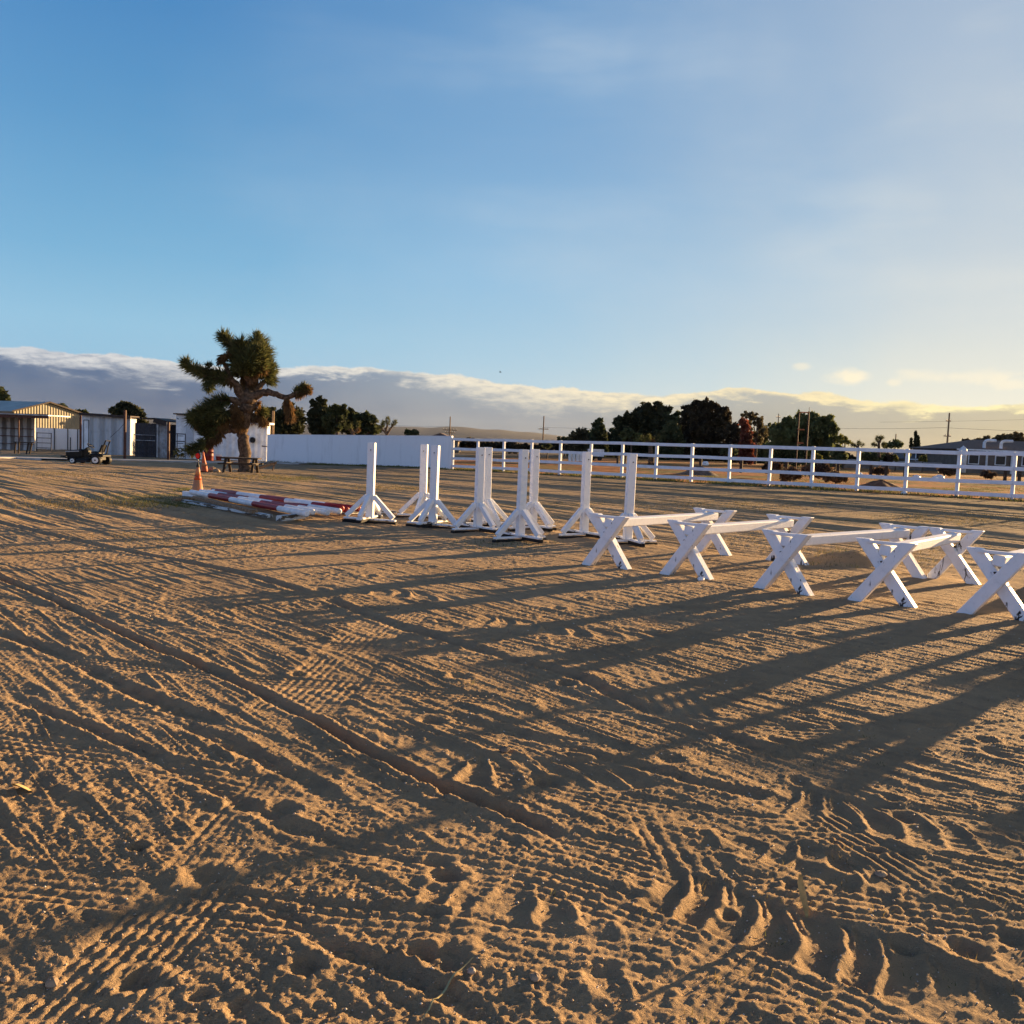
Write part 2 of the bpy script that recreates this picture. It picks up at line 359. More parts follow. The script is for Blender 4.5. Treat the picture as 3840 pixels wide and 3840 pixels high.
def relief(x, y):
    n = len(x); dist = np.hypot(x, y)
    h = .018*fbm(x*.33, y*.33, 3)+.011*fbm(x*1.1+3, y*1.1, 3)
    # harrow grooves running from far left to near right, gently wandering
    wob = 2.2*fbm(x*.12+5, y*.12+9, 2)+.25*fbm(x*.6, y*.6, 2)
    th = R(-45)+.55*fbm(x*.07+31, y*.07+7, 2); 
    ux, uy = math.cos(R(-47)), math.sin(R(-47))
    a = x*ux+y*uy; c = -x*uy+y*ux+wob*.35
    har = vn(c*19, a*.7)*.5+vn(c*41+50, a*1.9)*.38+vn(c*8+9, a*.4)*.42
    hm = .35+.9*ss(.5+1.6*fbm(x*.28+70, y*.28+20, 3))
    h = h+.014*har*hm
    rid = 0
    for q_, f_, a_ in ((1.0, 11., .011), (2.7, 19., .009), (5.1, 33., .005)):
        nn = vn(c*f_+q_*13+2.5*fbm(x*.5+q_, y*.5, 2), a*f_*.055+q_)
        rid = rid+a_*np.clip(1-np.abs(nn)*7, 0, 1)**1.5
    h = h+.85*rid*(.4+.8*ss(.5+1.8*fbm(x*.35+12, y*.35+77, 3)))
    # trodden crumbs and clods
    cl = np.clip(fbm(x*12+11, y*12, 3)+.04, 0, 1); cm = ss(.35+1.9*fbm(x*.5+40, y*.5+3, 3))
    h = h+.013*cl*cm
    h = h+.0065*fbm(x*30, y*30, 3, .6)*(.6+cm)
    k_ = np.nonzero(dist < 9)[0]; h[k_] += .0075*fbm(x[k_]*70, y[k_]*70, 2, .7)
    near = dist < 22
    brk = np.clip(.75+1.5*fbm(x*2.1+8, y*2.1+60, 3), .5, 1.15)
    def rut(P, w, depth, lip, hw=None):
        hw = w*3; i, d, s, L = along(x, y, P, hw)
        d = d+.12*w*fbm(x[i]*5, y[i]*5, 2)*4*.5; e = ss(s/.5)*ss((L-s)/.5)
        q = np.abs(d)/w
        pr = -depth*(1-ss((q-.45)/.6))+lip*np.exp(-((q-1.35)/.38)**2)*(.6+.9*fbm(x[i]*6, y[i]*6, 2)+.25)
        h[i] += (pr*(1+.5*fbm(x[i]*14, y[i]*14, 2))+.012*fbm(x[i]*38, y[i]*38, 2)*(q < 1.6))*e
    def track(P, w, fn, flat=.85, sink=.008):
        i, d, s, L = along(x, y, P, w*.75); q = np.abs(d)/(w/2)
        m = (1-ss((q-.9)/.22))*ss(s/.2)*ss((L-s)/.2); bk = brk[i]
        low = .018*fbm(x[i]*.33, y[i]*.33, 3)+.011*fbm(x[i]*1.1+3, y[i]*1.1, 3)
        tgt = low-sink+fn(d, s)*bk+.30*(h[i]-low)
        mm = m*flat*np.clip(bk+.1, 0, 1); h[i] = h[i]*(1-mm)+tgt*mm
        h[i] += .008*np.clip(fbm(x[i]*4, y[i]*4, 2)+.2, 0, 1)*np.exp(-((q-1.15)/.14)**2)*ss(s/.2)*ss((L-s)/.2)
    def ribs(p=.05, A=.007, blk=.04, cut=.6):
        def f(d, s):
            r = np.sin(2*np.pi*d/p); k = np.where(np.sin(2*np.pi*(s/blk)+np.sign(r)*1.1) > -.2, 1., 1-cut)
            return A*(ss(r*.9+.5)*k-.5)
        return f
    def lugs(p=.17, A=.02, k=1.3, bend=.25):
        def f(d, s):
            u = d/.34+.5; jn = fbm(s*2.3+p*100, s*0+k*7, 2)
            ph = (s+k*.13*u*u*np.sign(k)+.05*jn*2+.03*fbm(s*9, d*9, 2))/p; t_ = ph-np.floor(ph); ci = np.floor(ph)
            am = .65+.7*(vn(ci*3.7+.5, ci*0+k*3)+.5)
            ridge = np.exp(-((t_-.5)/.13)**2)*(1-.55*ss((u-.75)/.3))+.55*np.exp(-((t_-.78)/.10)**2)*ss((u-.55)/.25)
            return A*(am*ridge*1.05-.5)
        return f
    rut(full((-60, 1055), (0, 1088), (90, 1124), (180, 1168), (260, 1206), (360, 1247), (460, 1290), (550, 1335), (630, 1375), (700, 1412), (790, 1455), (870, 1492), (960, 1525), (1050, 1565), (1110, 1600)), .055, .062, .020)
    rut(full((-50, 1178), (40, 1205), (130, 1240), (215, 1285), (290, 1320), (380, 1352), (460, 1375)), .075, .032, .012)
    rut(full((290, 1335), (400, 1385), (520, 1440), (600, 1480), (660, 1540)), .07, .025, .012)
    rut(full((600, 1120), (720, 1168), (850, 1208), (960, 1240), (1080, 1272), (1200, 1325), (1320, 1365), (1420, 1405), (1560, 1440)), .085, .035, .016)
    rut(full((-50, 975), (100, 1010), (260, 1042), (420, 1072), (600, 1120)), .09, .035, .012)
    rut(full((-50, 925), (100, 942), (230, 955), (400, 980), (560, 1000)), .12, .04, .015)
    rut(full((220, 948), (330, 962), (440, 985), (600, 1008), (760, 1018)), .12, .04, .015)
    rut(full((820, 1345), (1000, 1385), (1200, 1440), (1400, 1490), (1600, 1520)), .06, .02, .01)
    rut(full((0, 1300), (160, 1370), (300, 1430), (420, 1490), (560, 1560), (700, 1600), (900, 1650)), .05, .022, .014)
    rut(full((1300, 1540), (1450, 1600), (1600, 1660), (1760, 1740), (1932, 1850)), .05, .018, .012)
    rut(full((300, 1660), (500, 1700), (640, 1780), (800, 1850), (1000, 1960)), .045, .02, .014)
    # tractor lugs
    track(full((640, 1385), (760, 1402), (880, 1440), (1000, 1452), (1130, 1455), (1240, 1448)), .42, lugs(.15, .026, .9), .9, .012)
    track(full((560, 1108), (700, 1112), (820, 1122), (1000, 1122)), .5, lugs(.24, .04, 1.2), .8)
    track(full((880, 1160), (1010, 1180), (1130, 1192), (1300, 1200)), .42, lugs(.24, .04, 1.2), .8)
    track(full((1430, 1478), (1560, 1520), (1700, 1545), (1850, 1570), (2000, 1590)), .42, lugs(.15, .028, .9), .9, .012)
    track(full((760, 1640), (880, 1660), (1000, 1700), (1130, 1720), (1260, 1722)), .36, lugs(.15, .026, .8), .75, .008)
    track(full((1050, 1850), (1150, 1868), (1280, 1900), (1380, 1960)), .34, lugs(.15, .026, .8), .75, .008)
    track(full((1330, 1562), (1450, 1590), (1580, 1640), (1700, 1690), (1850, 1760), (2000, 1840)), .30, lugs(.13, .024, 1.0), .85)
    # ribbed tyres
    track(full((-60, 1225), (100, 1238), (300, 1262), (500, 1282), (760, 1300), (950, 1322)), .24, ribs(.055, .010, .05), .92)
    track(full((560, 1330), (700, 1338), (860, 1358), (1000, 1392), (1150, 1410)), .24, ribs(.055, .010, .05), .92)
    track(full((-60, 1390), (60, 1405), (200, 1424), (340, 1450), (480, 1478), (620, 1500), (760, 1515)), .24, ribs(.055, .011, .06), .95)
    track(full((-60, 1645), (80, 1655), (240, 1675), (420, 1700), (600, 1725), (820, 1745), (1050, 1780), (1300, 1812), (1500, 1850), (1750, 1905), (1990, 1960)), .25, ribs(.055, .011, .06), .95)
    track(full((1000, 1560), (1120, 1590), (1260, 1625), (1450, 1668), (1650, 1700), (1990, 1745)), .26, ribs(.055, .011, .06), .93)
    track(full((540, 1352), (590, 1310), (640, 1262), (680, 1222), (722, 1185), (770, 1150)), .52, ribs(.055, .009, .19, .6), .72)
    track(full((60, 1990), (170, 1880), (260, 1790), (340, 1700), (420, 1610), (480, 1540), (540, 1470), (580, 1420)), .34, ribs(.043, .010, .10, .6), .8)
    track(full((1195, 1230), (1225, 1270), (1262, 1315), (1300, 1360)), .4, ribs(.1, .012, .3, .2), .8)
    track(full((1230, 1495), (1270, 1560), (1310, 1620), (1350, 1680)), .3, ribs(.07, .012, .2, .4), .85)
    track(full((1500, 1510), (1600, 1570), (1720, 1640), (1790, 1690)), .26, ribs(.05, .014, .2, .4), .9)
    track(full((-60, 1300), (120, 1322), (300, 1352), (470, 1392), (640, 1450), (800, 1530), (930, 1600)), .24, ribs(.055, .009, .06), .85)
    track(full((480, 1560), (640, 1590), (820, 1620), (1000, 1650), (1180, 1700), (1400, 1780), (1620, 1880), (1750, 1960)), .25, ribs(.055, .010, .06), .88)
    track(full((1050, 1330), (1250, 1350), (1450, 1372), (1700, 1380), (1990, 1362)), .26, ribs(.06, .009, .08), .85)
    track(full((900, 1440), (1060, 1480), (1240, 1520), (1420, 1548), (1620, 1560)), .24, ribs(.055, .010, .06), .85)
    track(full((-60, 1120), (120, 1150), (330, 1185), (560, 1212), (800, 1228), (1050, 1230)), .26, ribs(.065, .010, .09), .8)
    track(full((1260, 1960), (1330, 1860), (1420, 1760), (1480, 1690), (1560, 1620)), .24, ribs(.05, .010, .06), .8)
    for q in range(6):
        o = q*46
        track(full((1700, 1390+o), (1800, 1400+o), (1990, 1430+o)), .22, ribs(.055, .011, .3, .3), .7)
    track(full((1190, 1640), (1330, 1690), (1450, 1735), (1570, 1775), (1700, 1822), (1830, 1880), (1990, 1940)), .36, lugs(.145, .029, .8), .95, .016)
    # hoof prints and kicked hollows
    hp = np.random.default_rng(5)
    for k in range(170):
        dd = 2.2+18*hp.random()**1.3; aa = (hp.random()-.42)*1.15; cx, cy = dd*math.tan(aa*.9), dd
        r = .04+.05*hp.random(); i = np.nonzero((np.abs(x-cx) < r*3) & (np.abs(y-cy) < r*3))[0]
        q = np.hypot((x[i]-cx), (y[i]-cy)*(.75+.5*hp.random()))/r
        h[i] += (-.022*(1-ss((q-.3)/.8))+.010*np.exp(-((q-1.25)/.35)**2))*(.5+.6*hp.random())
    for k in range(2200):      # crumbs of thrown soil
        dd = 2.2+12*hp.random()**1.4; aa = (hp.random()-.45)*1.15; cx, cy = dd*math.tan(aa*.9), dd
        r = .006+.016*hp.random()**2; i = np.nonzero((np.abs(x-cx) < r*2) & (np.abs(y-cy) < r*2))[0]
        q = np.hypot(x[i]-cx, y[i]-cy)/r; h[i] += r*.55*(1-ss(q/1.2))
    # dirt heaps
    for (px_, py_, r, H_) in ((3195, 2108, .62, .25), (2440, 2117, .45, .07), (930, 1780, 2.6, .14), (1560, 1845, 1.4, .03)):
        c_ = gp(px_, py_); q = np.hypot(x-c_.x, y-c_.y)/r
        h += H_*np.exp(-(q**2)*1.6)*(1+.4*fbm(x*3, y*3, 3))
    fade = 1-.45*ss((dist-14)/30)
    far = ss((dist-11)/9); h = h*.76+far*(.060*vn(c*2.1+3, a*.10)+.045*vn(c*5.2+8, a*.22)+.02*vn(c*11+1, a*.5))
    return h*fade
FX = []; yy = 1.0
while yy < 75: FX.append(yy); yy += max(.0050, .0022*(yy+.6))
NY = len(FX); NX = 1400
YY = np.array(FX); TT = np.linspace(-.80, .86, NX)
gy = np.repeat(YY, NX); gx = (gy+1.6)*np.tile(TT, NY)
Z = relief(gx, gy)
edgef = ss(np.minimum(np.tile(TT, NY)+.80, .86-np.tile(TT, NY))/.03)*ss((gy-1.0)/.15)*ss((75-gy)/4)
GZ = gz(gx, gy)
V = np.stack([gx, gy, GZ+Z*edgef-.10*(1-edgef)-.012], 1)
ii = np.arange(NY*NX).reshape(NY, NX)
F1 = np.stack([ii[:-1, :-1], ii[:-1, 1:], ii[1:, 1:], ii[1:, :-1]], -1).reshape(-1, 4)
# the rest of the land out to the horizon, slightly lower so the worked sheet lies on it
ax_ = np.concatenate([-np.geomspace(6500, 60, 40), np.linspace(-56, 56, 57), np.geomspace(60, 6500, 40)])
ay_ = np.concatenate([-np.geomspace(3000, 12, 20), np.linspace(-10, 100, 56), np.geomspace(105, 8000, 45)])
AX, AY = np.meshgrid(ax_, ay_); base = gz(AX, AY)*(1-ss((np.hypot(AX, AY)-150)/400))
fin = (AY > -2) & (AY < 78) & (np.abs(AX) < .9*(AY+3))
V2 = np.stack([AX.ravel(), AY.ravel(), (base-.07).ravel()], 1)
jj = np.arange(AX.size).reshape(AX.shape)+len(V)
F2 = np.stack([jj[:-1, :-1], jj[:-1, 1:], jj[1:, 1:], jj[1:, :-1]], -1).reshape(-1, 4)
M_GROUND, t, b = new_mat('sandy_dirt')
tc = t.n('ShaderNodeTexCoord').outputs['Object']
sx = t.n('ShaderNodeSeparateXYZ'); t.l(tc, sx.inputs[0]); X_, Y_ = sx.outputs[0], sx.outputs[1]
base_c = t.mix(t.step(t.noise(tc, .5, 5, .6), .35, .65), (.40, .275, .155), (.47, .328, .19))
base_c = t.mix(t.step(t.noise(tc, 5, 5, .65), .4, .7, 0, .5), base_c, (.25, .19, .125))
base_c = t.mix(t.step(t.noise(tc, 240, 3, .6), .55, .75, 0, .55), base_c, (.52, .42, .30))
base_c = t.mix(t.step(t.noise(tc, 310, 2, .6), .62, .72, 0, .7), base_c, (.10, .075, .055))
# dry weeds: yellow-green cast in patches, strongest near the joshua tree; mottled shade painted in before the fence
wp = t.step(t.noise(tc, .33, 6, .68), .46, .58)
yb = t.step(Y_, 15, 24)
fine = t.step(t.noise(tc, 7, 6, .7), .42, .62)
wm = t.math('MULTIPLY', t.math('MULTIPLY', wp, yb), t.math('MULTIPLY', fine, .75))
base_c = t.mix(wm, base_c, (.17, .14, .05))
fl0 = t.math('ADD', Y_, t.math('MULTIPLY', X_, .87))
shade_bnd = t.math('MULTIPLY', t.step(fl0, 27, 40), t.step(t.noise(tc, .9, 6, .7), .36, .60, .25, .85))  # band before the fence: shade painted in together with weed colour
base_c = t.mix(shade_bnd, base_c, t.mix(t.step(t.noise(tc, 3, 5, .7), .4, .6), (.13, .115, .065), (.20, .15, .10)))
# red field beyond the white fence
fl = t.math('ADD', Y_, t.math('MULTIPLY', X_, .87))         # fence runs along this line
beyond = t.math('MULTIPLY', t.step(fl, 46.8, 48.0), t.step(X_, -6.5, -4.5))
fieldc = t.mix(t.step(t.noise(tc, .25, 6, .65), .44, .58), (.36, .14, .05), (.20, .15, .05))
base_c = t.mix(beyond, base_c, fieldc)
base_c = t.mix(t.step(Y_, 100, 125), base_c, (.13, .105, .07))
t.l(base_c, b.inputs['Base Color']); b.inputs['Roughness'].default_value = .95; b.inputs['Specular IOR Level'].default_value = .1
bm = t.n('ShaderNodeBump'); bm.inputs['Strength'].default_value = 1.0; bm.inputs['Distance'].default_value = .020
bh = t.math('ADD', t.noise(tc, 60, 5, .7), t.math('MULTIPLY', t.noise(tc, 220, 3, .7), .45))
t.l(bh, bm.inputs['Height']); t.l(bm.outputs[0], b.inputs['Normal'])
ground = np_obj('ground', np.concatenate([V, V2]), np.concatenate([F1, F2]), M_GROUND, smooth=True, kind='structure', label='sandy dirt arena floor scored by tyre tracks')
ZG = V[:, 2].reshape(NY, NX)
def gh(x, y):
    """height of the worked ground at a point"""
    if not (YY[0] < y < YY[-1]): return float(gz(x, y))-.07
    j = int(np.searchsorted(YY, y)); k = int(round((x/(y+1.6)+.80)/(1.66)*(NX-1)))
    if k < 0 or k >= NX: return float(gz(x, y))-.07
    return float(ZG[min(j, NY-1), k])
def on(px, py):
    p = gp(px, py); p.z = gh(p.x, p.y); return p
# ---------------------------------------------------------------- jump standards
def make_standard(foot=.53, h=1.52, wf=.145):
    r = thing('jump_standard', (0, 0, 0))
    MB().beam((0, 0, .085), (0, 0, h), wf, .095, up=(0, 1, 0), ch=.007).build('post', M_PAINT, r)
    MB().beam((-foot, 0, .058), (foot, 0, .058), .095, .032).build('base_board', M_BASE, r)
    MB().beam((0, -foot, .094), (0, foot, .094), .095, .034).build('base_board', M_BASE, r)
    MB().beam((-foot-.02, 0, -.002), (foot+.02, 0, -.002), .105, .056).build('skid', M_SKID, r)
    for s in (-1, 1): MB().beam((0, s*.10, .050), (0, s*(foot+.02), .050), .085, .052).build('skid', M_SKID, r)
    for dx, dy in ((1, 0), (-1, 0), (0, 1), (0, -1)):
        z0 = .10 if dx else .13
        a = Vector((dx*(foot-.05), dy*(foot-.05), z0)); b_ = Vector((dx*.075, dy*.052, .50))
        MB().beam(a, b_, .075, .085, up=(dx, dy, 1), ch=.006).build('brace', M_PAINT, r)
    # bolt
    MB().lathe([(.012, 0), (.012, .012)], (0, -.06, .42), 8, 'y').build('bolt', M_STEEL, r)
    MB().lathe([(.010, 0), (.010, .012)], (0, -.06, 1.38), 8, 'y').build('bolt', M_STEEL, r)
    return r
def mark(o, label, cat, group): tag(o, label, cat, group)
SG = 'white jump standards standing in a loose row'
stds = [  # base px, rot, label, scale
 (1386, 1957, -14, 'slim white jump standard farthest left, right of the striped pole pile'),
 (1584, 1942, -10, 'narrow white jump standard behind its neighbour, second from left'),
 (1622, 1976, -24, 'white jump standard with warm sunlit edge, third from left'),
 (1791, 1993, 37, 'white jump standard in front of the one it hides, fourth from left'),
 (1822, 1972, 30, 'white jump standard mostly hidden behind the fourth one'),
 (1949, 2027, 39, 'nearest white jump standard of the middle pair, with wide black edged base'),
 (1997, 1986, 37, 'white jump standard just behind and right of the nearest middle one'),
 (2189, 2014, 35, 'white jump standard standing alone left of the first cross trestle'),
 (2352, 2040, 20, 'white jump standard farthest right, its foot behind the first cross trestle'),
]
proto = make_standard()
for i, (px_, py_, rz, lab) in enumerate(stds):
    o = proto if i == 0 else copy_tree(proto)
    p = on(px_, py_); p.z = float(gz(p.x, p.y))-.004; o.location = p
    rr = random.Random(i*7)
    o.rotation_euler = (R(rr.uniform(-.6, .6)), R(rr.uniform(-.5, .6)), R(rz))
    mark(o, lab, 'jump standard', SG)
# ---------------------------------------------------------------- cavaletti (crossed ends carrying a beam)
def make_cav(L=2.5, seed=0, mt=M_PAINTLOW):
    rn = random.Random(seed); r = thing('cavaletti_jump', (0, 0, 0))
    for e, y in enumerate((0, L)):
        sgn = 1 if e == 0 else -1
        hx = .272; H_ = .70; tx = .262
        w_ = .125; th = .115
        hw = .082
        for sd_, off in ((1, -.045*sgn), (-1, .045*sgn)):
            # parallelogram leg, sawn level at top and foot, edges eased
            zc = (0, .006, H_-.006, H_)
            def xc(z): return sd_*(-hx+(hx+tx)*z/H_)
            vs = []; yy0, yy1 = y+off-th/2, y+off+th/2; c = .009
            for z, k in zip((-.02, -.01, H_-.008, H_), (1, 0, 0, 1)):
                e = c*k
                for sx_, sy_ in ((-hw+c, yy0+e), (hw-c, yy0+e), (hw-e, yy0+c), (hw-e, yy1-c), (hw-c, yy1-e), (-hw+c, yy1-e), (-hw+e, yy1-c), (-hw+e, yy0+c)):
                    vs.append((xc(z)+sx_+rn.uniform(-.002, .002), sy_, z))
            fs = [(r_*8+i_, r_*8+(i_+1) % 8, (r_+1)*8+(i_+1) % 8, (r_+1)*8+i_) for r_ in range(3) for i_ in range(8)]
            fs += [tuple(range(7, -1, -1)), tuple(range(24, 32))]
            MB().add(vs, fs).build('cross_leg', mt if rn.random() < .6 else M_PAINT, r)
        MB().beam((-.205, y-.0*sgn, .672), (.205, y, .672), .075, .034, ch=.004).build('top_plate', M_PAINT, r)
        MB().add([(-.035, y-.055, .47), (.035, y-.055, .47), (0, y-.055, .42), (-.035, y+.055, .47), (.035, y+.055, .47), (0, y+.055, .42)],
                 [(0, 2, 1), (3, 4, 5), (0, 1, 4, 3), (1, 2, 5, 4), (2, 0, 3, 5)]).build('v_shadow', M_DARKWOOD, r)  # dark block in the V, standing in for the shadow there
    MB().beam((0, -.02, .588), (0, L+.02, .588), .125, .120, up=(.1, 0, 1), ch=.014).build('beam', M_PAINT, r)
    return r
CG = 'white cross ended trestle jumps in a row'
cavs = [ # near feet centres, far centre foot px, label
 ((2240, 2118), (2309, 2128), (2671, 2074), 'white cross ended trestle jump farthest left, overlapping the last jump standard'),
 ((2527, 2150), (2622, 2170), (2951, 2108), 'white trestle jump second from left, its near right foot chipped black'),
 ((2882, 2205), (2990, 2226), (3420, 2150), 'middle white trestle jump, long flaking beam ending at a far cross beside a dirt mound'),
 ((3240, 2247), (3375, 2274), (3570, 2176), 'white trestle jump second from right, with short looking beam and cracked far cross'),
 ((3655, 2297), (3808, 2325), (4000, 2215), 'white trestle jump cut by the right edge of the photo'),
]
for i, (a, b_, c_, lab) in enumerate(cavs):
    pa = gp(*a); pb = gp(*b_); pc = gp(*c_); m_ = (pa+pb)/2
    L = (pc-m_).length; dv = (pc-m_).normalized()
    o = make_cav(min(max(L, 2.2), 2.95), i); m_.z = gh(m_.x, m_.y)
    m_.z = float(gz(m_.x, m_.y))+.0; o.location = m_
    o.rotation_euler = (0, 0, math.atan2(dv.y, dv.x)-math.pi/2)
    print('cav', i, m_, L, math.degrees(math.atan2(dv.x, dv.y)), (pa-pb).length)
    mark(o, lab, 'trestle jump', CG)

for i, (x_, y_) in enumerate(((7.6, 10.9), (8.3, 12.6))):  # unseen standards, added to throw thin shadow bands into view
    o = copy_tree(proto); o.location = (x_, y_, float(gz(x_, y_))); o.rotation_euler = (0, 0, R(30+i*20)); mark(o, ('nearer', 'farther')[i]+' white jump standard of two added unseen for shadow outside the right edge of the photo', 'jump standard', SG)
# unseen trestles added in line with the row to cast shadows into view
for i, (x_, y_, lab) in enumerate(((5.75, 8.35, 'white trestle jump, unseen and added for shadow, just outside the right edge of the photo'), (6.65, 7.55, 'white trestle jump, unseen and added for shadow, second outside the right edge'), (7.5, 6.7, 'white trestle jump, unseen and added for shadow, third outside the right edge'))):
    o = make_cav(2.6, 20+i); o.location = (x_, y_, float(gz(x_, y_))); o.rotation_euler = (0, 0, R(-45)); mark(o, lab, 'trestle jump', CG)
# ---------------------------------------------------------------- white rail fence
FPXS = [1696, 1784, 1879, 1978, 2081, 2191, 2305, 2432, 2563, 2708, 2853, 3022, 3186, 3379, 3576, 3807]
pA = gp(1696, 1758); pB = gp(3807, 1874)
print('fence', pA, pB, (pB-pA).length)
FH = 1.74
fence = thing('rail_fence', pA, 0, 'long white four rail fence between the arena and the red field', 'fence')
fd = (pB-pA); fd.z = 0; fd.normalize()
cols = []
for px_ in FPXS:   # intersection of the viewing bearing with the fence line
    d = ray(px_, 1700); k = d.x/d.y
    # (pA.x+s fd.x) = k (pA.y+s fd.y)
    s_ = (k*pA.y-pA.x)/(fd.x-k*fd.y); cols.append(s_)
sp_ = (cols[-1]-cols[0])/(len(cols)-1)
posS = [cols[0]+sp_*i for i in range(len(cols)+5)]
def fpt(s): q = pA+fd*s; return Vector((q.x, q.y, float(gz(q.x, q.y))))
fn = Vector((fd.y, -fd.x, 0))
if fn.y > 0: fn = -fn      # towards the camera
for s_ in posS:
    q = fpt(s_)-pA+fn*(-.06); tj = random.Random(int(s_*100))
    m = MB().beam(q+Vector((0, 0, -.05)), q+Vector((tj.uniform(-.02, .02), 0, FH+tj.uniform(-.012, .02))), .125, .125, up=fn, ch=.008)
    m.build('post', M_VINYL, fence)
for k, zc in enumerate((FH-.075, 1.135, .60, .15)):
    jz = [random.Random(k*50+j).uniform(-.016, .016) for j in range(len(posS))]
    for j in range(0, len(posS)-1):
        a = fpt(posS[j]-(.06 if j == 0 else 0))-pA+Vector((0, 0, zc+jz[j]))+fn*.022; b_ = fpt(posS[j+1])-pA+Vector((0, 0, zc+jz[j+1]))+fn*.022
        g_ = fd*.004
        MB().beam(a+g_, b_-g_, .04, .145, ch=.006).build('rail', M_VINYL, fence)
# ---------------------------------------------------------------- white block wall
wl = gp(1000, 1733); wr = gp(1690, 1758)
d_ = (wr-wl); d_.z = 0; L = d_.length; wall_h = 1.80
wall = thing('block_wall', wl, math.atan2(d_.y, d_.x), 'long plain white painted wall behind the jump standards', 'wall')
n = 40; m = MB(); cap = MB()
def wz(i): q = wl+d_*(i/n); return float(gz(q.x, q.y))-wl.z
for i in range(n):
    x0, x1 = L*i/n, L*(i+1)/n
    za, zb = wz(i), wz(i+1)
    th = lambda u: 1.66+.17*u
    v = [(x0, 0, za-.2), (x1, 0, zb-.2), (x1, .2, zb-.2), (x0, .2, za-.2), (x0, 0, za+th(i/n)), (x1, 0, zb+th((i+1)/n)), (x1, .2, zb+th((i+1)/n)), (x0, .2, za+th(i/n))]
    f = [(0, 1, 5, 4), (2, 3, 7, 6), (4, 5, 6, 7)]
    if i == 0: f.append((3, 0, 4, 7))
    if i == n-1: f.append((1, 2, 6, 5))
    m.add(v, f)
m.build('wall_panel', M_WALL, wall)
MB().beam((0, .1, 1.672), (L, .1, wz(n)+1.842), .23, .03, ch=.006).build('coping', M_VINYL, wall)
# ---------------------------------------------------------------- striped poles in a pile
M_RED = simple('faded_red_pole_paint', (.26, .018, .022), .45, .25, 5)
M_PWHITE = simple('pole_white', (.80, .82, .85), .45, .08, 5, c2=(.70, .70, .70))
def c3(x, y): return 600+x*.46584, 1640+y*.46584
def pz(px, py, z):
    d = ray(px, py); q = EYE+d*((z-CAMH)/d.z); return q
PG = 'striped jump poles lying side by side'
poles = [ # left, right crop ends, height, first colour, label
 ((250, 440), (1185, 616), .150, 0, 'front red and white striped pole with white ends, nearest the camera in the pile'),
 ((330, 436), (1232, 602), .155, 0, 'second striped pole from the front of the pile, its white end tucked behind the first'),
 ((385, 440), (1352, 607), .150, 0, 'third striped pole from the front, white end standing clear beside the first two'),
 ((425, 436), (1447, 596), .150, 0, 'fourth striped pole from the front, the last one with a white right end'),
 ((455, 432), (1468, 573), .20, 1, 'red ended striped pole lying just behind the white ended poles'),
 ((420, 428), (1510, 583), .150, 1, 'middle red ended striped pole, between two other red ended poles'),
 ((440, 432), (1605, 577), .155, 1, 'rearmost striped pole with a red end, farthest from the camera in the pile'),
]
for i, (l_, r_, z, first, lab) in enumerate(poles):
    a = pz(*c3(*l_), z); b_ = pz(*c3(*r_), z); n = 14; rad = .058; segs = 5
    L = (b_-a).length; m = MB(); mi = []
    prof = [(.6*rad, 0), (rad, .012)]
    for k in range(1, segs): prof.append((rad, L*k/segs))
    prof += [(rad, L-.012), (.6*rad, L)]
    m.lathe(prof, (0, 0, 0), n, 'x')
    for q in range(len(prof)-1):
        seg = min(segs-1, max(0, q-1)); mi += [(seg+first) % 2]*n
    mi += [first % 2, (segs-1+first) % 2]
    # lathe 'x' runs along +x : point it from a to b
    o = m.build('striped_pole', [M_PWHITE, M_RED], None, a, smooth=True, mi=mi, label=lab, cat='jump pole', group=PG)
    o.rotation_euler = (b_-a).to_track_quat('X', 'Z').to_euler()
    for p_ in o.data.polygons:
        if len(p_.vertices) > 4: p_.use_smooth = False
def board(name, l_, r_, w_, h_, mt, lab, cat='board', z=None, conv=c3, group=None):
    a = pz(*conv(*l_), (h_/2+.01) if z is None else z[0]); b_ = pz(*conv(*r_), (h_/2+.01) if z is None else z[1])
    d = b_-a
    o = MB().beam((0, 0, 0), (d.length, 0, 0), w_, h_).build(name, mt, None, a, label=lab, cat=cat, group=group)
    o.rotation_euler = d.to_track_quat('X', 'Z').to_euler(); return o
M_OLDW = painted_wood('peeling_white_board', (.60, .62, .62), (.12, .09, .06), .53, st=(.12, 1, 1))
BG_ = 'old boards round the pole pile'
board('old_plank', (197, 512), (878, 634), .14, .06, M_OLDW, 'long weathered plank with peeling white paint lying in front of striped poles', z=(.03, .04), group=BG_)
board('old_plank', (285, 483), (765, 598), .13, .07, M_WOOD, 'bare brown plank resting on the peeling white one beside striped poles', z=(.12, .09), group=BG_)
board('old_plank', (112, 500), (330, 492), .12, .07, M_WOOD, 'short tan board end sticking out left of the pole pile', group=BG_)
board('timber_block', (958, 652), (1150, 632), .14, .10, M_OLDW, 'short peeling timber under the right ends of the striped poles', group=BG_)
board('old_plank', (195, 452), (420, 470), .13, .12, M_PWHITE, 'faded bluish white post stub at the left end of the pole pile', z=(.08, .08), group=BG_)
board('old_plank', (1470, 610), (1650, 600), .14, .05, M_OLDW, 'pale board between the pole pile and the leftmost jump standard', group=BG_)
board('old_plank', (1745, 598), (1905, 602), .14, .05, M_OLDW, 'pale flat board on the ground behind the leftmost jump standard', group=BG_)
